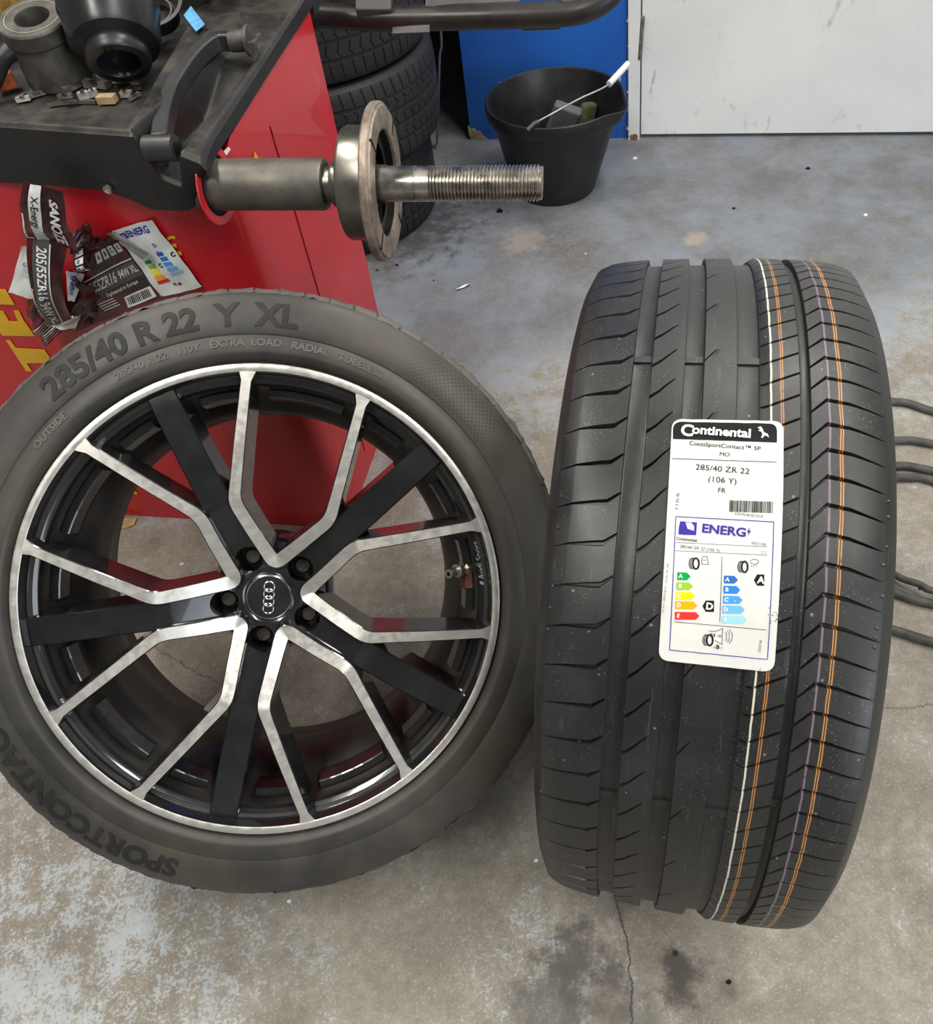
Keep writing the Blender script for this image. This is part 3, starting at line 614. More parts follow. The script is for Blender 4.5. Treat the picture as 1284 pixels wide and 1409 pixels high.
mount = MB().lathe([(.052, .070), (.0, .078), (-.004, .076), (-.004, .034)], 60, cap0=True, cap1=True); wobj('mounting_pad', mount, BRAKEBLK, smooth=35)
for k, d in enumerate(DS):
    p = pol(.056, d); mb = MB(); mb.lathe([(.040, .0152), (.0455, .0152), (.0475, .0140), (.0480, .0112)], 24); mb.lathe([(.0480, .0103), (.064, .0103), (.066, .0088), (.066, .0001)], 6 * 4)
    mb.xf(lambda q: q + np.array([0, p[0], p[1]])); wobj('lug_bolt', mb, BOLT, smooth=40)
cap = MB(); cap.lathe([(.080, .0300), (.0885, .0300), (.0895, .0288), (.0893, .0278)], 64, 1); cap.lathe([(.0890, .0280), (.0898, .020), (.0902, .008), (.0902, .0001)], 64, 0)
capo = wobj('centre_cap', cap, [GLOSSBLK, CHROME], smooth=40)
em = MB(); ed = pol(1, -108.) 
for k in range(4):
    c = ed * (-.0144 + .0096 * k); ring = MB()
    ring.tube([(.0903 + .0006 * (k % 2), c[0] + .0067 * math.cos(a), c[1] + .0067 * math.sin(a)) for a in np.linspace(0, 2 * PI, 29)], .0011, 8, cap=False); em.merge(ring)
obj('emblem', em, capo, CHROME, smooth=60, label='four linked chrome rings emblem')
# ledges inside the barrel, one per window
k = 0
def ledge(d0, d1, mat):
    global k; n = max(3, int((d1 - d0) / 3)); vs = []
    sec = [(.0950, .2675), (.0945, .2590), (.0935, .2575), (.072, .2545), (.062, .2550), (.062, .262), (.090, .270)]
    for a in np.linspace(d0, d1, n + 1):
        for s, r in sec: q = pol(r, a); vs.append((s, q[0], q[1]))
    m = len(sec); mb = MB().add(vs, [(i * m + j, i * m + (j + 1) % m, (i + 1) * m + (j + 1) % m, (i + 1) * m + j) for i in range(n) for j in range(m)] + [tuple(range(m)), tuple(n * m + j for j in range(m))])
    wobj('barrel_ledge', mb, mat)
for c in VC:
    if c == 64.2 + 288: ledge(c - 10.3, c - 4.5, GLOSSBLK); ledge(c + 3.0, c + 10.3, GLOSSBLK)
    else: ledge(c - 10.3, c + 10.3, GLOSSBLK)
    ledge(c + 18.5, c + 29.0, GLOSSBLK); ledge(c - 29.0, c - 18.5, GLOSSBLK)
d = VC[4]; mb = MB(); vs = []
for a in np.linspace(d - 4.3, d + 1.2, 5):
    for s, r in ((.093, .2672), (.092, .258), (.066, .2535)): q = pol(r, a); vs.append((s, q[0], q[1]))
mb.add(vs, [(i * 3 + j, i * 3 + j + 1, i * 3 + j + 4, i * 3 + j + 3) for i in range(4) for j in range(2)]); wobj('residue_mark', mb, RUSTDUST, label='rust brown mark below the valve')
p = pol(1, d + 1.6); mb = MB()
ax = np.array([.72, -.69 * p[0], -.69 * p[1]]); ax /= np.linalg.norm(ax); v0 = np.array([.083, .2625 * p[0], .2625 * p[1]])
g = 1.3; mb.tube([v0, v0 + ax * .006 * g], .0078 * g, 14); mb.tube([v0 + ax * .006 * g, v0 + ax * .012 * g], .0062 * g, 6); mb.tube([v0 + ax * .012 * g, v0 + ax * .017 * g], .0070 * g, 14); mb.tube([v0 + ax * .017 * g, v0 + ax * .030 * g], .0045 * g, 14); mb.tube([v0 + ax * .030 * g, v0 + ax * .0303 * g], .0024 * g, 10, 1)
wobj('valve', mb, [BRASS, BLACKP], smooth=40)
sf = lambda r: float(np.interp(r, [.2735, .2815, .2838], [.1182, .1216, .1238])) + .0004
at = MB().merge(arc_text('Audi Sport', .2775, d - .8, .0105, .0004, 0, True, .0001, 'LEFT', 1.1, sf)); vs = []
for r, a in ((.2745, d - 1.2), (.2745, d - 2.0), (.2805, d - 2.5), (.2805, d - 1.7)): q = pol(r, a); vs.append((sf(r) + .0005, q[0], q[1]))
at.add(vs, [(0, 1, 2, 3)]); wobj('lettering', at, GREYTXT, label='grey lettering printed on the rim shelf')

# ------------------------------------------------------------------ wheel balancer
K = np.array([-.253, 1.024, 0]); AN = rad(-15.56); EA = np.array([math.cos(AN), math.sin(AN), 0]); EB = np.array([-math.sin(AN), math.cos(AN), 0]); EZ = np.array([0, 0, 1.])
def mc(a, b, z): return K + EA * a + EB * b + EZ * z
MR = np.stack([EA, EB, EZ], 1)
def fp(u, v, off=0.): return pl(u, v, K - EB * off, EB)
rear = fl(546, 540); sdir = (rear - K)[:2]; sdir = np.array([*(sdir / np.linalg.norm(sdir)), 0]); snor = np.array([sdir[1], -sdir[0], 0])
def sp(u, v, off=0.): return pl(u, v, K + snor * off, snor)
bal = empty('wheel_balancer', mc(-.3, .2, 0).tolist(), 'red wheel balancing machine with black tool tray and steel shaft', 'machine')
BL = Vector(bal.location)
def bobj(name, mb, mats, **k):
    p = k.pop('parent', bal)
    if isinstance(mb, MB) and not k.pop('raw', False): mb.xf(lambda q: q - np.array(BL))
    return obj(name, mb, p, mats, **k)
# cabinet footprint with a rounded front corner
def plan(z, in_=0.):
    pts = [mc(-.75, in_, z)]; c = .055
    for k in range(9):
        t = k / 8; pts.append((1 - t)**2 * (K - EA * c) + 2 * t * (1 - t) * K + t * t * (K + sdir * c) + EZ * z)
    r2 = K + sdir * .418 + EZ * z; pts += [r2, mc(-.75, .47, z)]; return pts
cab = bobj('cabinet', MB().prism(plan(.0), [q + EZ * (.775 + float(np.interp((q - K) @ sdir, [.02, .06, .43], [0, .026, .052])) * (1 if i_ > 4 and i_ < 11 else 0)) for i_, q in enumerate(plan(0))]), RED, smooth=30)
ln = [sp(345, 130, .0015), sp(440, 400, .0015), sp(470, 560, .0015)]
a0_, b0_ = ln[0], ln[1]; dn = np.array([0, 0, 1.])
bs_ = float((ln[1] - K) @ sdir); mb = MB(); mb.box(K + sdir * (bs_ - .004) + EZ * .405 + snor * .0006, (.0016, .70, .0016), frame(sdir)); bobj('panel_seam', mb, plain('seam', (.16, .004, .006), .6))
def decal(name, polys, mat, f, **k):
    for p in polys: q = [f(u, v, .0012) for u, v in p]; n = snor if f is sp else -EB; bobj(name, MB().prism(q, [x + n * .0006 for x in q]), mat, **k)
Z = lambda x, y: (x / 9.17, 380 + y / 9.17)
decal('letter', [[Z(75, 805), Z(130, 805), Z(205, 905), Z(560, 925), Z(630, 1020), Z(590, 1095), Z(338, 1095), Z(405, 1200), Z(330, 1195)],
                    [Z(-90, 420), Z(45, 440), Z(115, 565), Z(228, 570), Z(172, 430), Z(240, 430), Z(310, 575), Z(335, 600), Z(440, 755), Z(30, 750), Z(-90, 560)],
                    [Z(-90, 155), Z(70, 165), Z(190, 360), Z(-90, 350)],
                    [(161, 664), (165, 678), (190, 680), (174, 656), (169, 663)], [(166, 658), (178, 656), (178, 651), (168, 655)], [(186, 632), (196, 628), (192, 623), (188, 627)], [(187, 634), (208, 643), (206, 639), (196, 635)]], YEL, fp, label='large yellow letter piece on the red front')
Z3 = lambda x, y: (80 + x / 5.836, 290 + y / 5.836)
decal('decal', [[Z3(875, 215), Z3(905, 200), Z3(940, 203), Z3(942, 228), Z3(915, 222), Z3(885, 236)], [Z3(912, 268), Z3(950, 262), Z3(955, 292), Z3(930, 290)], [Z3(945, 330), Z3(985, 325), Z3(998, 352), Z3(975, 358), Z3(955, 345)]], YEL, fp, label='small yellow mark beside the white label')
decal('decal', [[(350, 208), (358, 222), (349, 223)]], YEL, sp, label='small yellow triangle above the shaft')
decal('decal', [[(314, 202), (317, 205), (312, 213), (306, 216), (303, 214), (306, 210)]], WHITEP, sp, label='white arrow head by the shaft')
# shaft: sleeve, cup, flange, thread, all round one axis
A0 = sp(296, 254.5); tip = CC + ray(747, 252) * (.953 / float(ray(747, 252) @ -RC[:, 2])); ax = tip - A0; AL = float(np.linalg.norm(ax)); SR = frame(ax)
def on_ax(u): # distance along the axis of the image column u (near the axis)
    lo, hi = 0., AL
    for _ in range(40):
        m = (lo + hi) / 2; P = RC.T @ (A0 + ax * (m / AL) - CC); x = 642 + FPX * P[0] / -P[2]
        if x < u: lo = m
        else: hi = m
    return lo
X = on_ax
def shaft(name, prof, mat, n=64, **k):
    mb = MB().lathe(prof, n, **{a: b for a, b in k.items() if a in ('cap0', 'cap1')}); mb.xf(lambda q: A0 + SR @ q)
    return bobj(name, mb, mat, smooth=35, **{a: b for a, b in k.items() if a not in ('cap0', 'cap1')})
ringm = MB().lathe([(.0015, .050), (.003, .049), (.003, .0385), (.0015, .038)], 48, loop=True); ringm.xf(lambda q: A0 + frame(snor) @ q); bobj('collar_ring', ringm, RED, smooth=35)
hole = MB().lathe([(.0012, .0385), (.0012, .0001)], 40); hole.xf(lambda q: A0 + frame(snor) @ q); bobj('shaft_hole', hole, BLACKP)
rs = .0315
shaft('shaft_sleeve', [(-.02, rs), (X(445), rs), (X(449), rs - .002), (X(450), rs - .006), (X(448), .022)], SLEEVE)
shaft('shaft', [(X(446), .022), (X(459), .0225), (X(460), .0265), (X(462), .0275), (X(474), .0275), (X(476), .025), (X(480), .025)], STEEL)
f0, f1 = X(474), X(519)
shaft('hub_cup', [(f0, .024), (f0 + .002, .055), (f0 + .006, .066), (f0 + .010, .068), (f1, .068), (f1, .05)], STEEL)
shaft('flange', [(f1 - .001, .068), (f1, .0925), (f1 + .002, .094), (f1 + .009, .094), (f1 + .011, .0925), (f1 + .011, .0905), (f1 + .0135, .089), (f1 + .0140, .066), (f1 + .0125, .0635), (f1 + .009, .0630)], RUSTY)
shaft('flange_recess', [(f1 + .009, .0630), (f1 - .020, .0600), (f1 - .020, .038)], BLACKP)  # black colour stands in for the shade inside the flange hollow
shaft('flange_boss', [(f1 - .020, .042), (f1 - .010, .040), (f1 - .006, .036), (f1 - .004, .023)], plain('dark_boss_steel', (.10, .08, .07), .5, .5, var=.3))
shaft('shaft_boss', [(f1 - .006, .0230), (f1 + .006, .0228), (f1 + .010, .0225), (f1 + .016, .0212), (X(572), .0212), (X(572.5), .0203), (X(574), .0203), (X(574.5), .0212), (X(593), .0212)], STEEL2)
for dg in (30, 118, 208, 300):
    a = rad(dg); mb = MB().box((f1 + .0125, .079 * math.cos(a), .079 * math.sin(a)), (.004, .022, .0032), np.stack([(1, 0, 0), (0, math.cos(a), math.sin(a)), (0, -math.sin(a), math.cos(a))], 1))
    mb.xf(lambda q: A0 + SR @ q); bobj('flange_slot', mb, BLACKP)
t0, t1 = X(592), X(741); nt = 31; pr = [(t0, .0212)]
for k in range(nt):
    a = t0 + (t1 - t0) * k / nt; p_ = (t1 - t0) / nt; pr += [(a + p_ * .22, .0180), (a + p_ * .38, .0180), (a + p_ * .62, .0212), (a + p_ * .98, .0212)]
pr += [(t1, .0195), (X(742), .0195), (X(747) - .001, .0195), (X(747), .0182), (X(747), .0001)]
shaft('threaded_end', pr, STEEL2, 48)
# black tray moulding
ar = lambda b: -.073 - .156 * b
bf = lambda a: float(np.interp(a, [-.6, -.26, -.07, .03], [.02, -.021, -.056, -.060]))
def sst(x, a, b): t = np.clip((x - a) / (b - a), 0, 1); return t * t * (3 - 2 * t)
def tray_h(a, b):
    d = a - ar(b); t = b - bf(a); edge = .024 - ar(b)
    zd = .858 - (.036 - .075 * np.clip(b, 0, .4)) * np.clip(d / edge, 0, 1.1)
    zb = .815
    wall = sst(d, -.045, -.004); front = 1 - sst(t, .004, .052); z = zb + (zd - zb) * np.maximum(wall, front)
    # long recess for the gauge arm
    g0, g1 = np.array([-.034, -.040]), np.array([-.016, .21]); gd = g1 - g0; L = np.linalg.norm(gd); gd /= L
    al = np.clip((a - g0[0]) * gd[0] + (b - g0[1]) * gd[1], 0, L); q = np.hypot(a - g0[0] - gd[0] * al, b - g0[1] - gd[1] * al)
    fade = 1 - .8 * sst(al, L * .45, L)
    z = z - .048 * (1 - sst(q, .020, .034)) * fade
    z = z - .006 * (1 - sst(t, 0, .009)) ** 2 - .006 * (1 - sst(.024 - a, 0, .008)) ** 2
    return z
avals = np.concatenate([np.linspace(-.62, -.24, 40), np.linspace(-.235, .024, 110)]); tv = np.concatenate([np.linspace(0, .10, 56), np.linspace(.105, .56, 72)])
P = np.zeros((len(avals), len(tv), 3))
for i, a in enumerate(avals):
    b = bf(a) + tv; aw = a + (np.interp(b, [-.06, 0, .42], [.017, .006, .023]) - .024) * np.clip((a + .08) / .104, 0, 1); P[i] = K[None] + EA[None] * aw[:, None] + EB[None] * b[:, None] + EZ[None] * np.array([tray_h(a, q) for q in b])[:, None]
trm = MB().grid(P)
lowz = lambda a: float(np.interp(a, [-.62, -.15, -.118, -.09, -.03, -.018, -.004, .010, .024], [.772, .772, .763, .752, .752, .758, .778, .800, .806]))
fr_ = np.stack([P[:, 0], P[:, 0] - EB * .0 + EZ * 0 + (np.array([lowz(a) for a in avals])[:, None] - P[:, 0, 2:3]) * EZ * .5, np.stack([np.array([q[0], q[1], lowz(a)]) + EB * .006 for a, q in zip(avals, P[:, 0])])], 1); trm.grid(fr_)
sd = np.stack([P[-1], np.stack([np.array([q[0], q[1], .800 + .066 * max(0., float((q - K) @ EB))]) - EA * .001 for q in P[-1]])], 1); trm.grid(sd)
un = np.stack([fr_[:, 2], np.stack([mc(min(a, -.02), .02, lowz(a)) for a in avals])], 1); trm.grid(un)
tray = bobj('tool_tray', trm, TRAY, smooth=45)
bk = MB(); bk.box(mc(-.36, .50, .865), (.72, .03, .14), MR); bobj('tray_back', bk, BLKPLAST)
sc = mc(0, 0, 0); q = pl(148, 261, K - EB * .045, EB); mb = MB().lathe([(-.002, .0062), (.0015, .0055), (.002, .003), (.0008, .0028), (.0008, .0001)], 16); mb.xf(lambda x: q + frame(-EB) @ x); bobj('screw', mb, STEEL2, smooth=40)
tp = [fl(u, v, .862) for u, v in ((253, 22), (263, 9), (282, 34), (270, 44))]; bobj('tape', MB().prism(tp, [x + EZ * .001 for x in tp]), BLUETAPE, label='light blue scrap of tape')
# gauge arm in its recess
arm = MB(); zz = .852
ctl = [fl(222, 196, .832), fl(226, 165, .838), fl(236, 132, .846), fl(252, 104, .853), fl(272, 78, .858), fl(298, 58, .862), fl(322, 56, .862)]
pts = spline(ctl, 5); vs = []; 
for i, p in enumerate(pts):
    t = pts[min(i + 1, len(pts) - 1)] - pts[max(i - 1, 0)]; t /= np.linalg.norm(t); sdv = np.cross(t, EZ); sdv /= np.linalg.norm(sdv); hw = .0105 - .001 * i / len(pts)
    for sx, sz in ((-1, 1), (1, 1), (1.05, -1), (-1.05, -1)): vs.append(p + sdv * hw * sx + EZ * .011 * sz)
n = len(pts); arm.add(vs, [(i * 4 + k, i * 4 + (k + 1) % 4, (i + 1) * 4 + (k + 1) % 4, (i + 1) * 4 + k) for i in range(n - 1) for k in range(4)] + [(0, 1, 2, 3), tuple((n - 1) * 4 + k for k in range(4))])
armo = bobj('gauge_arm', arm, BLKPLAST, smooth=40); bevel(armo, .0025, 2)
pv = fl(222, 204, .832); mb = MB().tube([pv - EA * .019, pv + EA * .020], .0155, 28); mb.tube([pv + EA * .020, pv + EA * .0215], [.006, .006], 14, 1); bobj('arm_pivot', mb, [BLKPLAST, BLACKP], smooth=40)
pe = fl(322, 57, .862); mb = MB().tube([pe - EA * .004, pe + EA * .020], .0135, 24); mb.tube([pe + EA * .021, pe + EA * .026], .0195, 24); mb.box(pe + EA * .031, (.010, .034, .006), MR); bobj('arm_head', mb, CASTIRON, smooth=40)
# wheel guard tube with brackets
gz = lambda u, v, d: CC + ray(u, v) * (d / float(ray(u, v) @ -RC[:, 2]))
gp = [gz(437, 21, 1.38), gz(520, 25, 1.37), gz(620, 24, 1.35), gz(720, 21, 1.33), gz(780, 18, 1.32), gz(812, 11, 1.31), gz(838, -6, 1.30), gz(852, -30, 1.29)]
up = [gz(860, -60, 1.28)]
hi = up[-1] + np.array([0, .0, .12]); pth = spline(gp + up + [hi, hi + np.array([-.06, .02, .10]), hi + np.array([-.2, .03, .13]), mc(.15, .46, 1.22), mc(-.05, .44, 1.16), mc(-.10, .44, 1.02), mc(-.10, .44, .80)], 7)
gt = bobj('guard_tube', MB().tube(pth, .0205, 18), PIPE, smooth=50)
d0 = (gp[1] - gp[0]) / np.linalg.norm(gp[1] - gp[0])
mb = MB().tube([gp[0] - d0 * .004, gp[0] + d0 * .006], .0245, 20); bobj('tube_cap', mb, PIPE, parent=bal, smooth=40)
gx = (gp[3] - gp[1]) / np.linalg.norm(gp[3] - gp[1]); GR = frame(gx, EB)
for (u0, u1, v0, v1, d, dd) in ((489, 538, -30, 13, 1.335, .03), (585, 716, -24, 9, 1.335, .022), (772, 812, -30, 3, 1.30, .03)):
    a, b, c = gz(u0, v1, d), gz(u1, v1, d), gz(u0, v0, d); wv = b - a; hv = c - a; nv = np.cross(wv, hv); nv /= np.linalg.norm(nv)
    o = bobj('guard_bracket', MB().prism([a, b, b + hv, a + hv], [q - nv * dd for q in (a, b, b + hv, a + hv)]), BRKT); bevel(o, .003)
for (u0, u1, v0, v1) in ((540, 591, 36, 46), (719, 770, 31, 41)):
    a, b, c = gz(u0, v1, 1.36), gz(u1, v1 - 2, 1.345), gz(u0, v0, 1.36); wv = b - a; hv = c - a; nv = np.cross(wv, hv); nv /= np.linalg.norm(nv)
    o = bobj('guard_flap', MB().prism([a, b, b + hv, a + hv], [q - nv * .004 for q in (a, b, b + hv, a + hv)]), BRKT)

# ------------------------------------------------------------------ things in the tray
def place(name, loc, label, cat, group=None): return empty(name, np.array(loc).tolist(), label, cat, group)
p = fl(89, 110, .817); nut = place('quick_nut', p, 'grey steel clamping nut with pale ring on top and black side handle', 'clamping nut')
NR = mat4(rotx(rad(12)) @ roty(rad(2)) * 1.17, (0, 0, .007))
obj('sleeve', MB().lathe([(0, .041), (.004, .0435), (.010, .0425), (.045, .040), (.052, .038), (.052, .022), (.0, .022)], 56, axis='z', loop=True), nut, CASTIRON, mw=NR, smooth=35)
obj('ring', MB().lathe([(.053, .041), (.055, .0425), (.071, .0425), (.073, .041), (.0732, .034), (.0722, .0335), (.0732, .033), (.0732, .0215), (.070, .0205), (.053, .0205)], 56, axis='z', loop=True), nut, CASTIRON, mw=NR, smooth=35)
obj('wear_line', MB().lathe([(.0738, .0335), (.0738, .0327)], 56, axis='z'), nut, plain('bright_wear', (.5, .48, .38), .4, .5), mw=NR)
obj('bore', MB().lathe([(.066, .0210), (.020, .0205), (.010, .0204)], 40, axis='z'), nut, BLACKP, mw=NR, smooth=40)
hd = spline([(-.034, -.012, .046), (-.052, -.022, .040), (-.075, -.034, .020), (-.10, -.05, .012)], 5); mb = MB()
mb.tube(hd, [.011] * len(hd), 10); obj('handle', mb, nut, BLKPLAST, mw=NR, smooth=50)
p = fl(169, 84, .852); cup = place('pressure_cup', p, 'large glossy black pressure cup lying tilted with its mouth forward', 'balancing cup')
caxis = np.array([-.05, .80, .62]); CR = frame(caxis, (1, 0, 0)); cx = mat4(CR * .88, (0, 0, .022))
obj('shell', MB().lathe([(-.012, .046), (-.004, .066), (.004, .070), (.040, .074), (.046, .076), (.052, .0775), (.056, .0775), (.060, .074), (.064, .05), (.02, .05), (.0, .046)], 72), cup, CAPBLK, mw=cx, smooth=35)
obj('neck', MB().lathe([(-.010, .048), (-.016, .050), (-.030, .049), (-.033, .047), (-.033, .034), (-.030, .032), (-.005, .031), (-.005, .0001)], 64), cup, CAPBLK, mw=cx, smooth=35)
mb = MB()
for y in (-.006, .004): mb.box((-.034, y, -.036), (.004, .0025, .010))
obj('slot', mb, cup, BLACKP, mw=cx)
def ring_thing(name, u, v, z, r0, r1, hgt, tilt, lab, mat, axis_dir=(0, 0, 1)):
    p = fl(u, v, z); R3 = frame(axis_dir, (1, 0, 0)); t = place(name, p, lab, 'centring cone')
    obj('body', MB().lathe([(0, r0), (hgt * .3, r0), (hgt, r1), (hgt, r1 - .006), (hgt * .4, r1 - .018), (hgt * .3, .02), (0, .02)], 56, loop=True), t, mat, mw=mat4(R3, (0, 0, .012)), smooth=35)
    obj('bore_ring', MB().lathe([(hgt * .32, r1 - .020), (hgt * .55, r1 - .022), (hgt * .55, .022), (hgt * .32, .0205)], 48, loop=True), t, CASTIRON, mw=mat4(R3, (0, 0, .012)), smooth=35); return t
ring_thing('centring_cone', 226, 40, .835, .03, .046, .034, 0, 'open steel centring cone behind the black cup', BLKPLAST, (.02, -.45, .9))
ring_thing('centring_cone', 282, -6, .866, .022, .030, .03, 0, 'small dark cone at the far corner of the tray', BLKPLAST, (.1, -.4, .9))
ring_thing('centring_cone', -12, 62, .835, .03, .04, .04, 0, 'dark cone half hidden left of the clamping nut', CASTIRON, (-.1, -.2, .95))
p = fl(32, 22, .845); fo = obj('foam_block', MB().box((0, 0, .028), (.20, .03, .056), rotz(AN)), None, OCHRE, label='rough ochre foam block behind the clamping nut', cat='foam'); fo.location = (mc(-.44, .44, .818)).tolist(); bevel(fo, .006, 2)
p = fl(12, 122, .82); mb = MB().box((0, 0, .012), (.030, .022, .024), rotz(.4)); o = obj('reflector', mb, None, ORANGE, label='small orange plastic piece under the nut handle', cat='plastic piece'); o.location = p.tolist(); bevel(o, .004)
# wheel weights: each with a body and a clip
G = 'loose wheel weights in the tray'
def weight(u, v, L, wd, hg, ang, mat, lab, clip=True):
    p = fl(u, v, .8165); t = place('wheel_weight', p, lab, 'weight', G); R3 = rotz(ang); n = 5; top, bot = [], []
    pr = []
    for i in range(n + 1):
        x = (i / n - .5) * L; cv = .06 * L * (1 - (2 * i / n - 1)**2); pr.append((x, cv))
    mb = MB(); vs = []
    for x, cv in pr:
        for y, z in ((-wd / 2, 0), (wd / 2, 0), (wd * .4, hg), (-wd * .4, hg)): vs.append(R3 @ np.array([x, y + cv, z + .001]))
    mb.add(vs, [(i * 4 + k, i * 4 + (k + 1) % 4, i * 4 + 4 + (k + 1) % 4, i * 4 + 4 + k) for i in range(n) for k in range(4)] + [(0, 1, 2, 3), tuple(n * 4 + k for k in range(4))]); obj('body', mb, t, mat)
    if clip: obj('clip', MB().box(R3 @ np.array([0, 0, hg + .002]), (L * .28, wd * 1.1, .0016), R3).box(R3 @ np.array([0, wd * .55, hg * .5 + .001]), (L * .28, .0016, hg), R3), t, STEEL2)
for a in ((146, 112, .020, .010, .010, .2, LEAD, 'short bright zinc weight just below the cup mouth'), (172, 113, .034, .012, .008, -.25, LEAD, 'speckled zinc weight right of the short one'), (135, 121, .042, .013, .009, -.5, LEADDK, 'long dull lead weight lying slanted by the cup'),
          (181, 126, .030, .005, .005, .05, STEEL2, 'thin shiny steel strip near the ridge'), (176, 134, .017, .009, .008, -.3, LEAD, 'bright stubby weight below the shiny strip'), (118, 136, .016, .010, .009, .1, LEAD, 'pale square weight left of the tan block'),
          (130, 133, .012, .010, .009, .5, LEAD, 'tiny pale weight touching the tan block'), (100, 145, .075, .006, .004, -.22, STEEL2, 'long flat strip of stick-on weights along the rim'), (92, 136, .022, .008, .006, -.1, LEADDK, 'small dark weight above the long strip'),
          (34, 139, .020, .012, .006, .1, LEAD, 'pale hooked clip weight at the left of the tray'), (52, 132, .045, .016, .006, .35, LEADDK, 'flat dark weight in front of the clamping nut'), (105, 122, .040, .014, .008, .8, LEADDK, 'dull weight leaning under the clamping nut'), (190, 117, .020, .007, .006, .9, LEADDK, 'small dull weight against the ridge'), (186, 136, .02, .006, .005, .9, LEADDK, 'brown thin weight at the right end of the pile')): weight(*a)
p = fl(150, 142, .8165); o = obj('card_piece', MB().box((0, 0, .006), (.027, .014, .011), rotz(-.25)), None, TAN, label='tan square block of card among the wheel weights', cat='card'); o.location = p.tolist(); bevel(o, .0012)

# ------------------------------------------------------------------ peeled labels hanging over the tyre
def sheet(c, off, nu=14, nv=14, wr=.004, curl=0., seed=0, fx=1.):
    """c: four photo corners tl,tr,br,bl; off: their distances in front of the red panel"""
    P = [fp(u, v, o) for (u, v), o in zip(c, off)]; ph = np.random.default_rng(seed).uniform(0, 6, 8)
    def f(s, t, h=0.):
        q = (1 - t) * ((1 - s) * P[0] + s * P[1]) + t * ((1 - s) * P[3] + s * P[2])
        wv = wr * (math.sin(3.1 * s * fx + 2.2 * t + ph[0]) * .5 + math.sin(7 * s - 5 * t + ph[1]) * .28 + math.sin(11 * t * fx + 4 * s + ph[2]) * .22 + math.sin(17 * s + 13 * t + ph[3]) * .10) + curl * math.sin(PI * t)
        return q - EB * (wv + h)
    return f
def sheet_mb(f, s0=0., s1=1., t0=0., t1=1., h=0., n=16, mi=0):
    return MB().grid(np.array([[f(s0 + (s1 - s0) * i / n, t0 + (t1 - t0) * j / n, h) for j in range(n + 1)] for i in range(n + 1)]), mi)
def on_sheet(f, body, s, t, hs, ht, ang=0., bold=0., h=.0007, shear=0.):
    """text centred at (s,t): hs/ht sheet units per unit of text height"""
    m = text_mb(body, 1., 0, bold, 'CENTER', shear); c, q = math.cos(ang), math.sin(ang)
    return m.xf(lambda x: f(s + (c * x[0] - q * x[1]) * hs, t - (q * x[0] + c * x[1]) * ht, h))
lab1 = empty('tyre_label', fp(170, 400, .03).tolist(), 'flat maroon and white tyre label stuck on the red panel above the tyre', 'label')
L1 = np.array(lab1.location)
def sub(o, mb, name, parent, mats, **k): mb.xf(lambda q: q - o); return obj(name, mb, parent, mats, **k)
fw = sheet([(153.7, 318), (209.4, 302), (278, 394), (221, 409)], [.006, .004, .006, .012], wr=.0055, seed=1, fx=1.5)
ws = sub(L1, sheet_mb(fw), 'sheet', lab1, PAPER2, smooth=60, label='crinkled white energy label half')
pm = MB(); 
def bar(f, s0, s1, t0, t1, mi, h=.0007): pm.merge(sheet_mb(f, s0, s1, t0, t1, h, 3, mi))
INK1 = ['indigo', 'black', 'green', 'lime', 'yellow', 'orange', 'red', 'blue_a', 'blue_b', 'blue_c', 'blue_d', 'blue_e', 'white']
MI1 = [BLACKP if k == 'black' else WHITEP if k == 'white' else COLS[k] for k in INK1]
pm.merge(on_sheet(fw, 'ENERG', .52, .10, .175, .125, 0, .03)); bar(fw, .10, .23, .06, .15, 0); pm.merge(on_sheet(fw, 'E', .165, .105, .08, .06, 0, .02, .0012), 12)
for k in range(5):
    bar(fw, .16, .30 + .035 * k, .49 + .07 * k, .543 + .07 * k, 2 + k); bar(fw, .60, .74 + .035 * k, .405 + .07 * k, .458 + .07 * k, 7 + k)
pm.merge(on_sheet(fw, 'C', .50, .58, .12, .08, 0, .05), 1); pm.merge(on_sheet(fw, 'C', .92, .48, .12, .08, 0, .05), 1); pm.merge(on_sheet(fw, 'D', .70, .30, .10, .07, 0, .02), 1); pm.merge(on_sheet(fw, '0', .66, .405, .10, .06, 0, .04), 7); pm.merge(on_sheet(fw, '70 dB', .55, .88, .09, .06, 0, .02), 1)
sub(L1, pm, 'lettering', ws, MI1)
fd = sheet([(112, 348), (155, 322), (222, 409), (104, 458)], [.010, .008, .010, .014], wr=.004, seed=2)
dsn = sub(L1, sheet_mb(fd), 'sheet', lab1, MAROON, smooth=60, label='dark maroon half of the label')
pm = MB(); pm.merge(sheet_mb(fd, .0, 1., .40, .62, .0007, 8, 0)); pm.merge(sheet_mb(fd, .1, 1., .36, .378, .0007, 8, 1)); pm.merge(on_sheet(fd, '205/55ZR16', .36, .505, .112, .20, 0, .02, .0013), 1); pm.merge(on_sheet(fd, '94W XL', .83, .505, .085, .15, 0, .02, .0013), 1)
pm.merge(on_sheet(fd, 'Engineered in Europe', .66, .675, .05, .075, 0, .01, .0013), 1); pm.merge(sheet_mb(fd, .64, .97, .80, .96, .0007, 4, 1))
for k in range(13): s = .67 + .021 * k; pm.merge(sheet_mb(fd, s, s + .006 + .008 * random.random(), .82, .93, .0013, 1, 2))
for k in range(4): s = .40 + .15 * k; pm.merge(sheet_mb(fd, s, s + .11, .10, .24, .0007, 2, 1)); pm.merge(on_sheet(fd, 'ABCE'[k], s + .055, .17, .07, .10, 0, .02, .0013), 2)
for k in range(4): pm.merge(sheet_mb(fd, .30 + .02 * k, .52 + .015 * k, .74 + .04 * k, .755 + .04 * k, .0007, 2, 1))
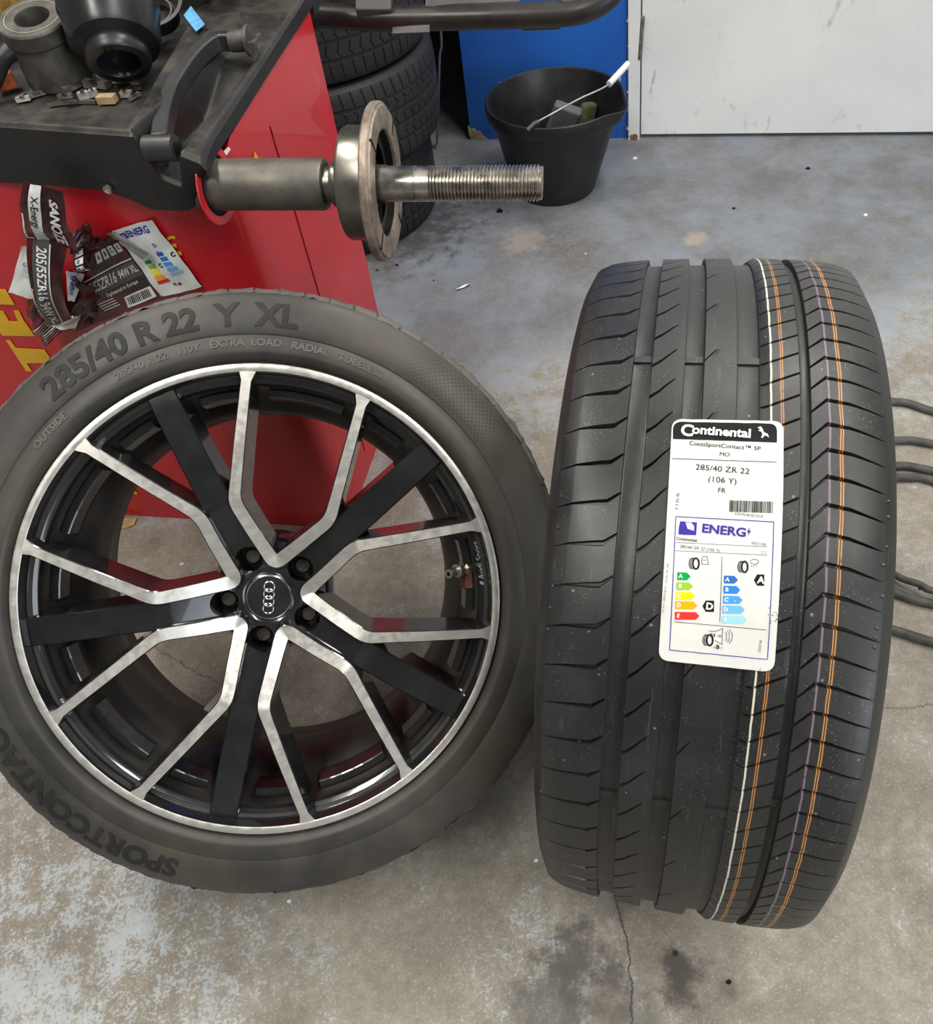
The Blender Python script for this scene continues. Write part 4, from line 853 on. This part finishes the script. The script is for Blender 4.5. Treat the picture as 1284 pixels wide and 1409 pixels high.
sub(L1, pm, 'lettering', dsn, [DKBAND, WHITEP, BLACKP])
fs_ = sheet([(146, 322), (158, 318), (205, 349), (197, 357)], [.016, .016, .018, .018], wr=.002, seed=5); sub(L1, sheet_mb(fs_), 'sheet_strip', lab1, plain('grey_film', (.22, .22, .21), .35), smooth=60, label='grey torn strip across the label')
lab2 = empty('tyre_label', fp(70, 440, .05).tolist(), 'crumpled black and maroon tyre label with a folded hanging strip', 'label')
L2 = np.array(lab2.location)
fu = sheet([(33, 247), (87, 262), (108, 346), (37, 328)], [.058, .064, .056, .060], wr=.006, curl=.012, seed=3)
us = sub(L2, sheet_mb(fu), 'sheet', lab2, MAROON, smooth=60)
pm = MB().merge(sheet_mb(fu, .22, .50, .02, .99, .0008, 10, 0)); pm.merge(on_sheet(fu, 'X-Energy', .365, .42, .24, .135, -PI / 2, .02, .0016), 1)
# text runs down the strip
pm = MB().merge(sheet_mb(fu, .20, .46, .01, .98, .0008, 10, 0))
def down(f, body, s, t, hs, ht, bold, mi, h=.0016, shear=0.):
    m = text_mb(body, 1., 0, bold, 'CENTER', shear); m.xf(lambda x: f(s + x[1] * hs, t + x[0] * ht, h)); pm.merge(m, mi)
down(fu, 'X-Energy', .33, .40, .22, .135, .01, 1); down(fu, 'SANOZE', .73, .52, .26, .19, .04, 0, shear=.3); pm.merge(sheet_mb(fu, .02, .06, .45, .95, .0008, 4, 0)); pm.merge(sheet_mb(fu, .02, .16, .93, .96, .0008, 3, 0))
sub(L2, pm, 'lettering', us, [plain('pale_grey_band', (.6, .6, .59), .35), BLACKP])
fv = sheet([(37, 312), (94, 330), (98, 441), (68, 449)], [.052, .050, .062, .062], wr=.006, curl=.022, seed=4)
vsn = sub(L2, sheet_mb(fv), 'sheet', lab2, MAROON, smooth=60)
pm = MB().merge(sheet_mb(fv, .15, .60, .01, .99, .0008, 10, 0)); pm.merge(sheet_mb(fv, .60, .635, .06, .99, .0009, 10, 1)); down(fv, '205/55ZR16 94W XL', .385, .54, .38, .098, .02, 1); down(fv, 'Engineered in Europe', .06, .66, .13, .040, .01, 1)
sub(L2, pm, 'lettering', vsn, [DKBAND, WHITEP])
fz = sheet([(30, 338), (42, 345), (55, 412), (11, 403)], [.03, .035, .04, .03], wr=.004, seed=6); zs = sub(L2, sheet_mb(fz), 'sheet', lab2, PAPER2, smooth=60, label='white backside flap of the label')
pm = MB().merge(on_sheet(fz, 'C', .42, .34, .28, .09, .3, .05), 0); pm.merge(sheet_mb(fz, .5, .8, .45, .5, .0007, 2, 1)); pm.merge(sheet_mb(fz, .4, .7, .55, .6, .0007, 2, 1)); sub(L2, pm, 'lettering', zs, [plain('pale_ink', (.25, .33, .36), .5), plain('pale_green_ink', (.45, .62, .56), .5)])
fe = sheet([(91, 372), (116, 378), (103, 415), (93, 414)], [.022, .022, .025, .03], wr=.002, seed=8); es = sub(L2, sheet_mb(fe), 'sheet', lab2, PAPER2, smooth=60)
pm = MB(); down(fe, 'ENERG', .42, .45, .45, .22, .03, 0); sub(L2, pm, 'lettering', es, [COLS['indigo']])
fk = sheet([(33, 416), (62, 405), (92, 452), (66, 474)], [.02, .045, .045, .02], wr=.014, curl=.012, seed=9, fx=1.6); ks = sub(L2, sheet_mb(fk, n=26), 'sheet', lab2, MAROON, smooth=70)
pm = MB()
for k in range(8): t = .50 + .06 * k; pm.merge(sheet_mb(fk, .05 + .15 * random.random(), .75 + .25 * random.random(), t, t + .014 + .02 * random.random(), .0009, 8, 0))
sub(L2, pm, 'print_stripe', ks, [PAPER2])
fq = sheet([(104, 340), (122, 334), (132, 372), (112, 374)], [.03, .03, .035, .035], wr=.006, curl=.016, seed=10); qs = sub(L2, sheet_mb(fq), 'sheet', lab2, MAROON, smooth=60); pm = MB()
for k in range(4): pm.merge(sheet_mb(fq, .22, .72, .04 + .24 * k, .22 + .24 * k, .0008, 3, 0)); pm.merge(on_sheet(fq, 'CEBB'[k], .47, .13 + .24 * k, .3, .14, 0, .02, .0016), 1)
sub(L2, pm, 'lettering', qs, [WHITEP, BLACKP])
fq = sheet([(98, 322), (120, 305), (168, 330), (112, 352)], [.03, .02, .012, .03], wr=.010, curl=.012, seed=11, fx=1.7); sub(L2, sheet_mb(fq, n=22), 'sheet', lab2, MAROON, smooth=60)
fq = sheet([(66, 446), (100, 436), (112, 431), (104, 452)], [.055, .055, .05, .05], wr=.004, curl=.006, seed=12); sub(L2, sheet_mb(fq), 'sheet', lab2, PAPER, smooth=60, label='white folded end of the strip')
fq = sheet([(93, 372), (140, 400), (128, 445), (88, 455)], [.02, .016, .018, .02], wr=.008, seed=13, fx=1.7); sub(L2, sheet_mb(fq, n=22), 'sheet', lab2, MAROON, smooth=60)

# ------------------------------------------------------------------ used tyres stacked behind the machine
def used_tyre(N, tw_, label):
    t = empty('used_tyre', (0, 0, 0), label, 'tyre', 'used tyres stacked behind the machine'); k = tw_ / 2 / .1405; m0 = MB(); g = .006
    for s0, s1, pth in ((-.1405, -.075, [(-.13, 0), (-.075, 1.0)]), (-.062, -.022, [(-.062, 0), (-.045, 1.6), (-.022, .4)]), (-.010, .026, [(-.010, 0), (.008, 1.4), (.026, 0)]), (.038, .072, [(.038, 0), (.055, -1.6), (.072, 0)]), (.084, .1405, [(.084, -1.), (.13, 0)])):
        rib(m0, s0, s1, N, pth, 4.5, .005, GD=g, edge0=s0 > -.14, edge1=s1 < .14, open0=s0 > -.14, open1=s1 < .14)
    for a, b in ((-.075, -.062), (-.022, -.010), (.026, .038), (.072, .084)): groove(m0, a, b, GD=g, n=120)
    sc = lambda q: np.array([q[1] * .80, q[2] * .80, q[0] * k + tw_ / 2])
    obj('tread', m0.xf(sc), t, RUB_DARK, smooth=40)
    for sg in (-1, 1): obj('sidewall', sidewall(sg, 96).xf(sc), t, RUB_DARK, smooth=50)
    obj('inner_liner', MB().lathe(lin, 64).xf(sc), t, RUB_DARK, smooth=60); return t
def copy_tree(o, parent=None):
    c = o.copy(); COL.objects.link(c)
    if parent: c.parent = parent
    for ch in [x for x in bpy.data.objects if x.parent == o and x != c]: copy_tree(ch, c)
    return c
ut = used_tyre(66, .225, 'dark used tyre at the bottom of the stack, touching the floor')
CB = np.array([-.225, 2.34])
ut.location = (CB[0] - .02, CB[1], .0)
u2 = copy_tree(ut); u2.location = (CB[0] + .02, CB[1] + .01, .2315); u2['label'] = 'dark used tyre in the middle of the stack behind the flange'; u2.rotation_euler = (0, 0, .4)
u3 = copy_tree(ut); u3.location = (CB[0] + .01, CB[1] + .02, .463); u3['label'] = 'topmost used tyre of the stack, below the guard tube'; u3.rotation_euler = (0, 0, .9)

# ------------------------------------------------------------------ bucket
bc = np.array([.432, 2.268, 0]); bk = empty('bucket', bc.tolist(), 'black plastic bucket with wire handle in front of the blue wall', 'bucket')
H, Rr, Rb = .275, .196, .125
mb = MB(); prof = [(.0, .0001), (.0, Rb - .006), (.003, Rb), (.05, Rb + .013), (.21, Rb + .052), (.222, Rb + .057), (.226, Rr - .004), (.232, Rr), (.262, Rr + .004), (.268, Rr + .003), (.2695, Rr), (.267, Rr - .005), (.22, Rb + .050), (.05, Rb + .008), (.006, Rb - .006), (.006, .0001)]
mb.lathe(prof, 96, axis='z')
sa = math.atan2(fl(856, 142, H)[1] - bc[1], fl(856, 142, H)[0] - bc[0])
def spout(q):
    a = math.atan2(q[1], q[0]); r = math.hypot(q[0], q[1]); d = abs((a - sa + PI) % (2 * PI) - PI); k = math.exp(-(d / .22)**2) * max(0, (q[2] - .17) / .1) ** 1.5 * .024
    if r > .1: q = q * np.array([(r + k) / r, (r + k) / r, 1]); q[2] -= k * .35
    return q
mb.xf(spout); obj('shell', mb, bk, BUCKET, smooth=35)
e0 = fl(735, 172, H) - bc; e1 = -e0 * np.array([1, 1, 0]) + np.array([0, 0, H]); gr0, gr1 = fl(838, 116, H + .035) - bc, fl(864, 88, H + .055) - bc
hp = spline([e0 + np.array([0, 0, .004]), e0 * .75 + gr0 * .25 + EZ * .004, e0 * .4 + gr0 * .6 + EZ * .004, gr0, gr1], 6); hp2 = spline([gr1, gr1 + np.array([.004, .012, -.006]), fl(853, 108, H) - bc + np.array([.004, .01, .01]), fl(853, 112, H) - bc], 6)
obj('wire_handle', MB().tube(hp + hp2[1:], .0024, 8), bk, WIRE, smooth=60)
obj('grip', MB().tube([gr0, gr0 * .5 + gr1 * .5, gr1], .0088, 14), bk, WHITEPL, smooth=50)
obj('handle_lug', MB().tube([e0 + np.array([-.02, -.006, -.008]), e0 + np.array([0, 0, .004]), e0 + np.array([.014, .003, .006])], .006, 8), bk, BRKT, smooth=50)
q = fl(772, 165, .17); gb = obj('scraper_block', MB().box((0, 0, 0), (.085, .035, .20), rotz(-.3) @ roty(.35) @ rotx(.15)), None, GREYBLK, label='grey flat block standing in the black bucket', cat='block'); gb.location = (fl(768, 152, .205) - EZ * .075 + np.array([0, -.0, 0])).tolist(); bevel(gb, .008, 3)
sg_ = obj('sponge', MB().box((0, 0, 0), (.05, .03, .12), rotz(.5) @ roty(.25)), None, SPONGE, label='grimy olive sponge beside the grey block in the bucket', cat='sponge'); sg_.location = (fl(806, 145, .2) - EZ * .055).tolist(); bevel(sg_, .01, 3)

# ------------------------------------------------------------------ cable, hoses, litter
cy_ = 2.62; ca = pl(605, 206, (0, cy_, 0), (0, 1, 0)); ca[2] = .004; cpts = spline([ca + np.array([-.10, .12, 0]), ca + np.array([-.02, .02, .0]), ca + EZ * .05, pl(603, 150, ca, (0, 1, 0)), pl(605, 80, ca, (0, 1, 0)), pl(606, 36, ca, (0, 1, 0)), np.array([*pl(606, 36, ca, (0, 1, 0))[:2], .80])], 6)
obj('power_cable', MB().tube(cpts, .0038, 8), None, CABLE, smooth=60, label='thin grey cable hanging in front of the dark recess', cat='cable')
def hose(pts, r, lab):
    q = spline([fl(u, v, r) + np.array([0, 0, dz]) for u, v, dz in pts], 8); obj('air_hose', MB().tube(q, r, 12), None, HOSE, smooth=60, label=lab, cat='hose')
hose([(1560, 890, 0), (1640, 780, 0), (1560, 680, 0), (1400, 600, 0), (1284, 566, 0), (1236, 553, 0), (1180, 560, 0), (1130, 610, 0), (1120, 700, 0), (1130, 800, 0), (1185, 855, 0), (1233, 868, 0), (1284, 884, 0), (1400, 915, 0), (1500, 915, 0), (1556, 892, 0)], .0085, 'black air hose whose upper strand lies furthest back and lower strand nearest')
hose([(1490, 830, 0), (1530, 770, 0), (1500, 700, 0), (1400, 634, 0), (1284, 611, 0), (1238, 606, 0), (1190, 618, 0), (1158, 690, 0), (1165, 760, 0), (1200, 800, 0), (1233, 816, 0), (1284, 831, 0), (1420, 852, 0), (1486, 833, 0)], .0085, 'black air hose forming the inner loop right of the tyre')
hose([(1455, 715, 0), (1440, 696, 0), (1400, 674, 0), (1284, 648, 0), (1238, 641, 0), (1208, 650, 0), (1216, 657, 0), (1250, 657, 0), (1284, 662, 0), (1400, 712, 0), (1452, 718, 0)], .0085, 'black air hose doubled back on itself between the others')
hose([(2300, 1150, 0), (1900, 1010, 0), (1700, 940, .004), (1560, 890, .019), (1420, 845, .019), (1284, 822, .019), (1262, 812, .018), (1236, 800, .012), (1215, 780, .004), (1210, 760, 0)], .0065, 'thin dusty hose crossing over the lower strands')
sc_ = MB(); o = [fl(u, v) for u, v in ((146, 716), (158, 717), (172, 715), (189, 714), (186, 723), (177, 728), (160, 730), (147, 730))]; sc_.prism(o, [q + EZ * (.003 + .002 * (i % 3)) for i, q in enumerate(o)])
obj('card_scrap', sc_, None, TAN, label='torn tan card scrap on the floor seen through the spokes', cat='scrap')
o0, o1 = fl(628, 398, .004), fl(646, 391, .004); mb = MB().tube([o0, o0 * .4 + o1 * .6, o1], [.002, .005, .0035], 10); obj('metal_plug', mb, None, STEEL2, smooth=50, label='small dull metal plug on the floor between machine and tyre', cat='plug')
G = 'little chips on the floor'
for i, (u, v, r, m, lab) in enumerate(((1191, 296, .007, WHITEP, 'white chip on the grey floor below the white door'), (806, 349, .003, WHITEP, 'white speck on the floor just left of the standing tyre top'), (738, 1184, .004, WHITEP, 'white speck left of the foot of the standing tyre'), (398, 1240, .004, WHITEP, 'white speck under the leaning wheel bottom edge'),
                                 (1112, 232, .008, BLACKP, 'dark splinter on the floor below the door'), (1010, 287, .006, BLACKP, 'dark crumb on the floor before the door'), (688, 291, .013, BLACKP, 'dark lump on the floor left of the bucket'), (546, 365, .006, BLACKP, 'black crumb beside the red machine foot'), (519, 372, .005, BLACKP, 'small black crumb by the red machine edge'), (597, 386, .004, BLACKP, 'dark crumb near the metal plug'), (1266, 810, .004, BLACKP, 'dark crumb above the lower hoses'), (874, 218, .008, WHITEP, 'white paint flake on the floor right of the bucket'), (250, 776, .005, WHITEP, 'white speck on the floor seen between the spokes'), (1003, 1351, .004, BLACKP, 'dark crumb on the floor in front of the standing tyre'))):
    q = fl(u, v); n = 6; b = [q + np.array([r * (.7 + .5 * random.random()) * math.cos(k), .8 * r * (.7 + .5 * random.random()) * math.sin(k), 0]) for k in np.linspace(0, 2 * PI, n, endpoint=False)]
    obj('floor_chip', MB().prism(b, [q + (x - q) * .6 + EZ * r * .5 for x in b]), None, m, label=lab, cat='chip')
o = [wp(tb0 - .03, .35, 0), wp(tb0 + .06, .34, 0), wp(tb0 + .07, .40, 0), wp(tb0 - .02, .42, 0)]; top = [q + EZ * (.10 + .03 * i % .05) + (o[2] - o[0]) * .1 for i, q in enumerate(o)]
b_ = obj('crumpled_bag', MB().prism(o, top), None, plain('pale_bag', (.3, .31, .32), .6, var=.3), label='pale crumpled bag deep in the dark recess', cat='bag'); bevel(b_, .012, 2)
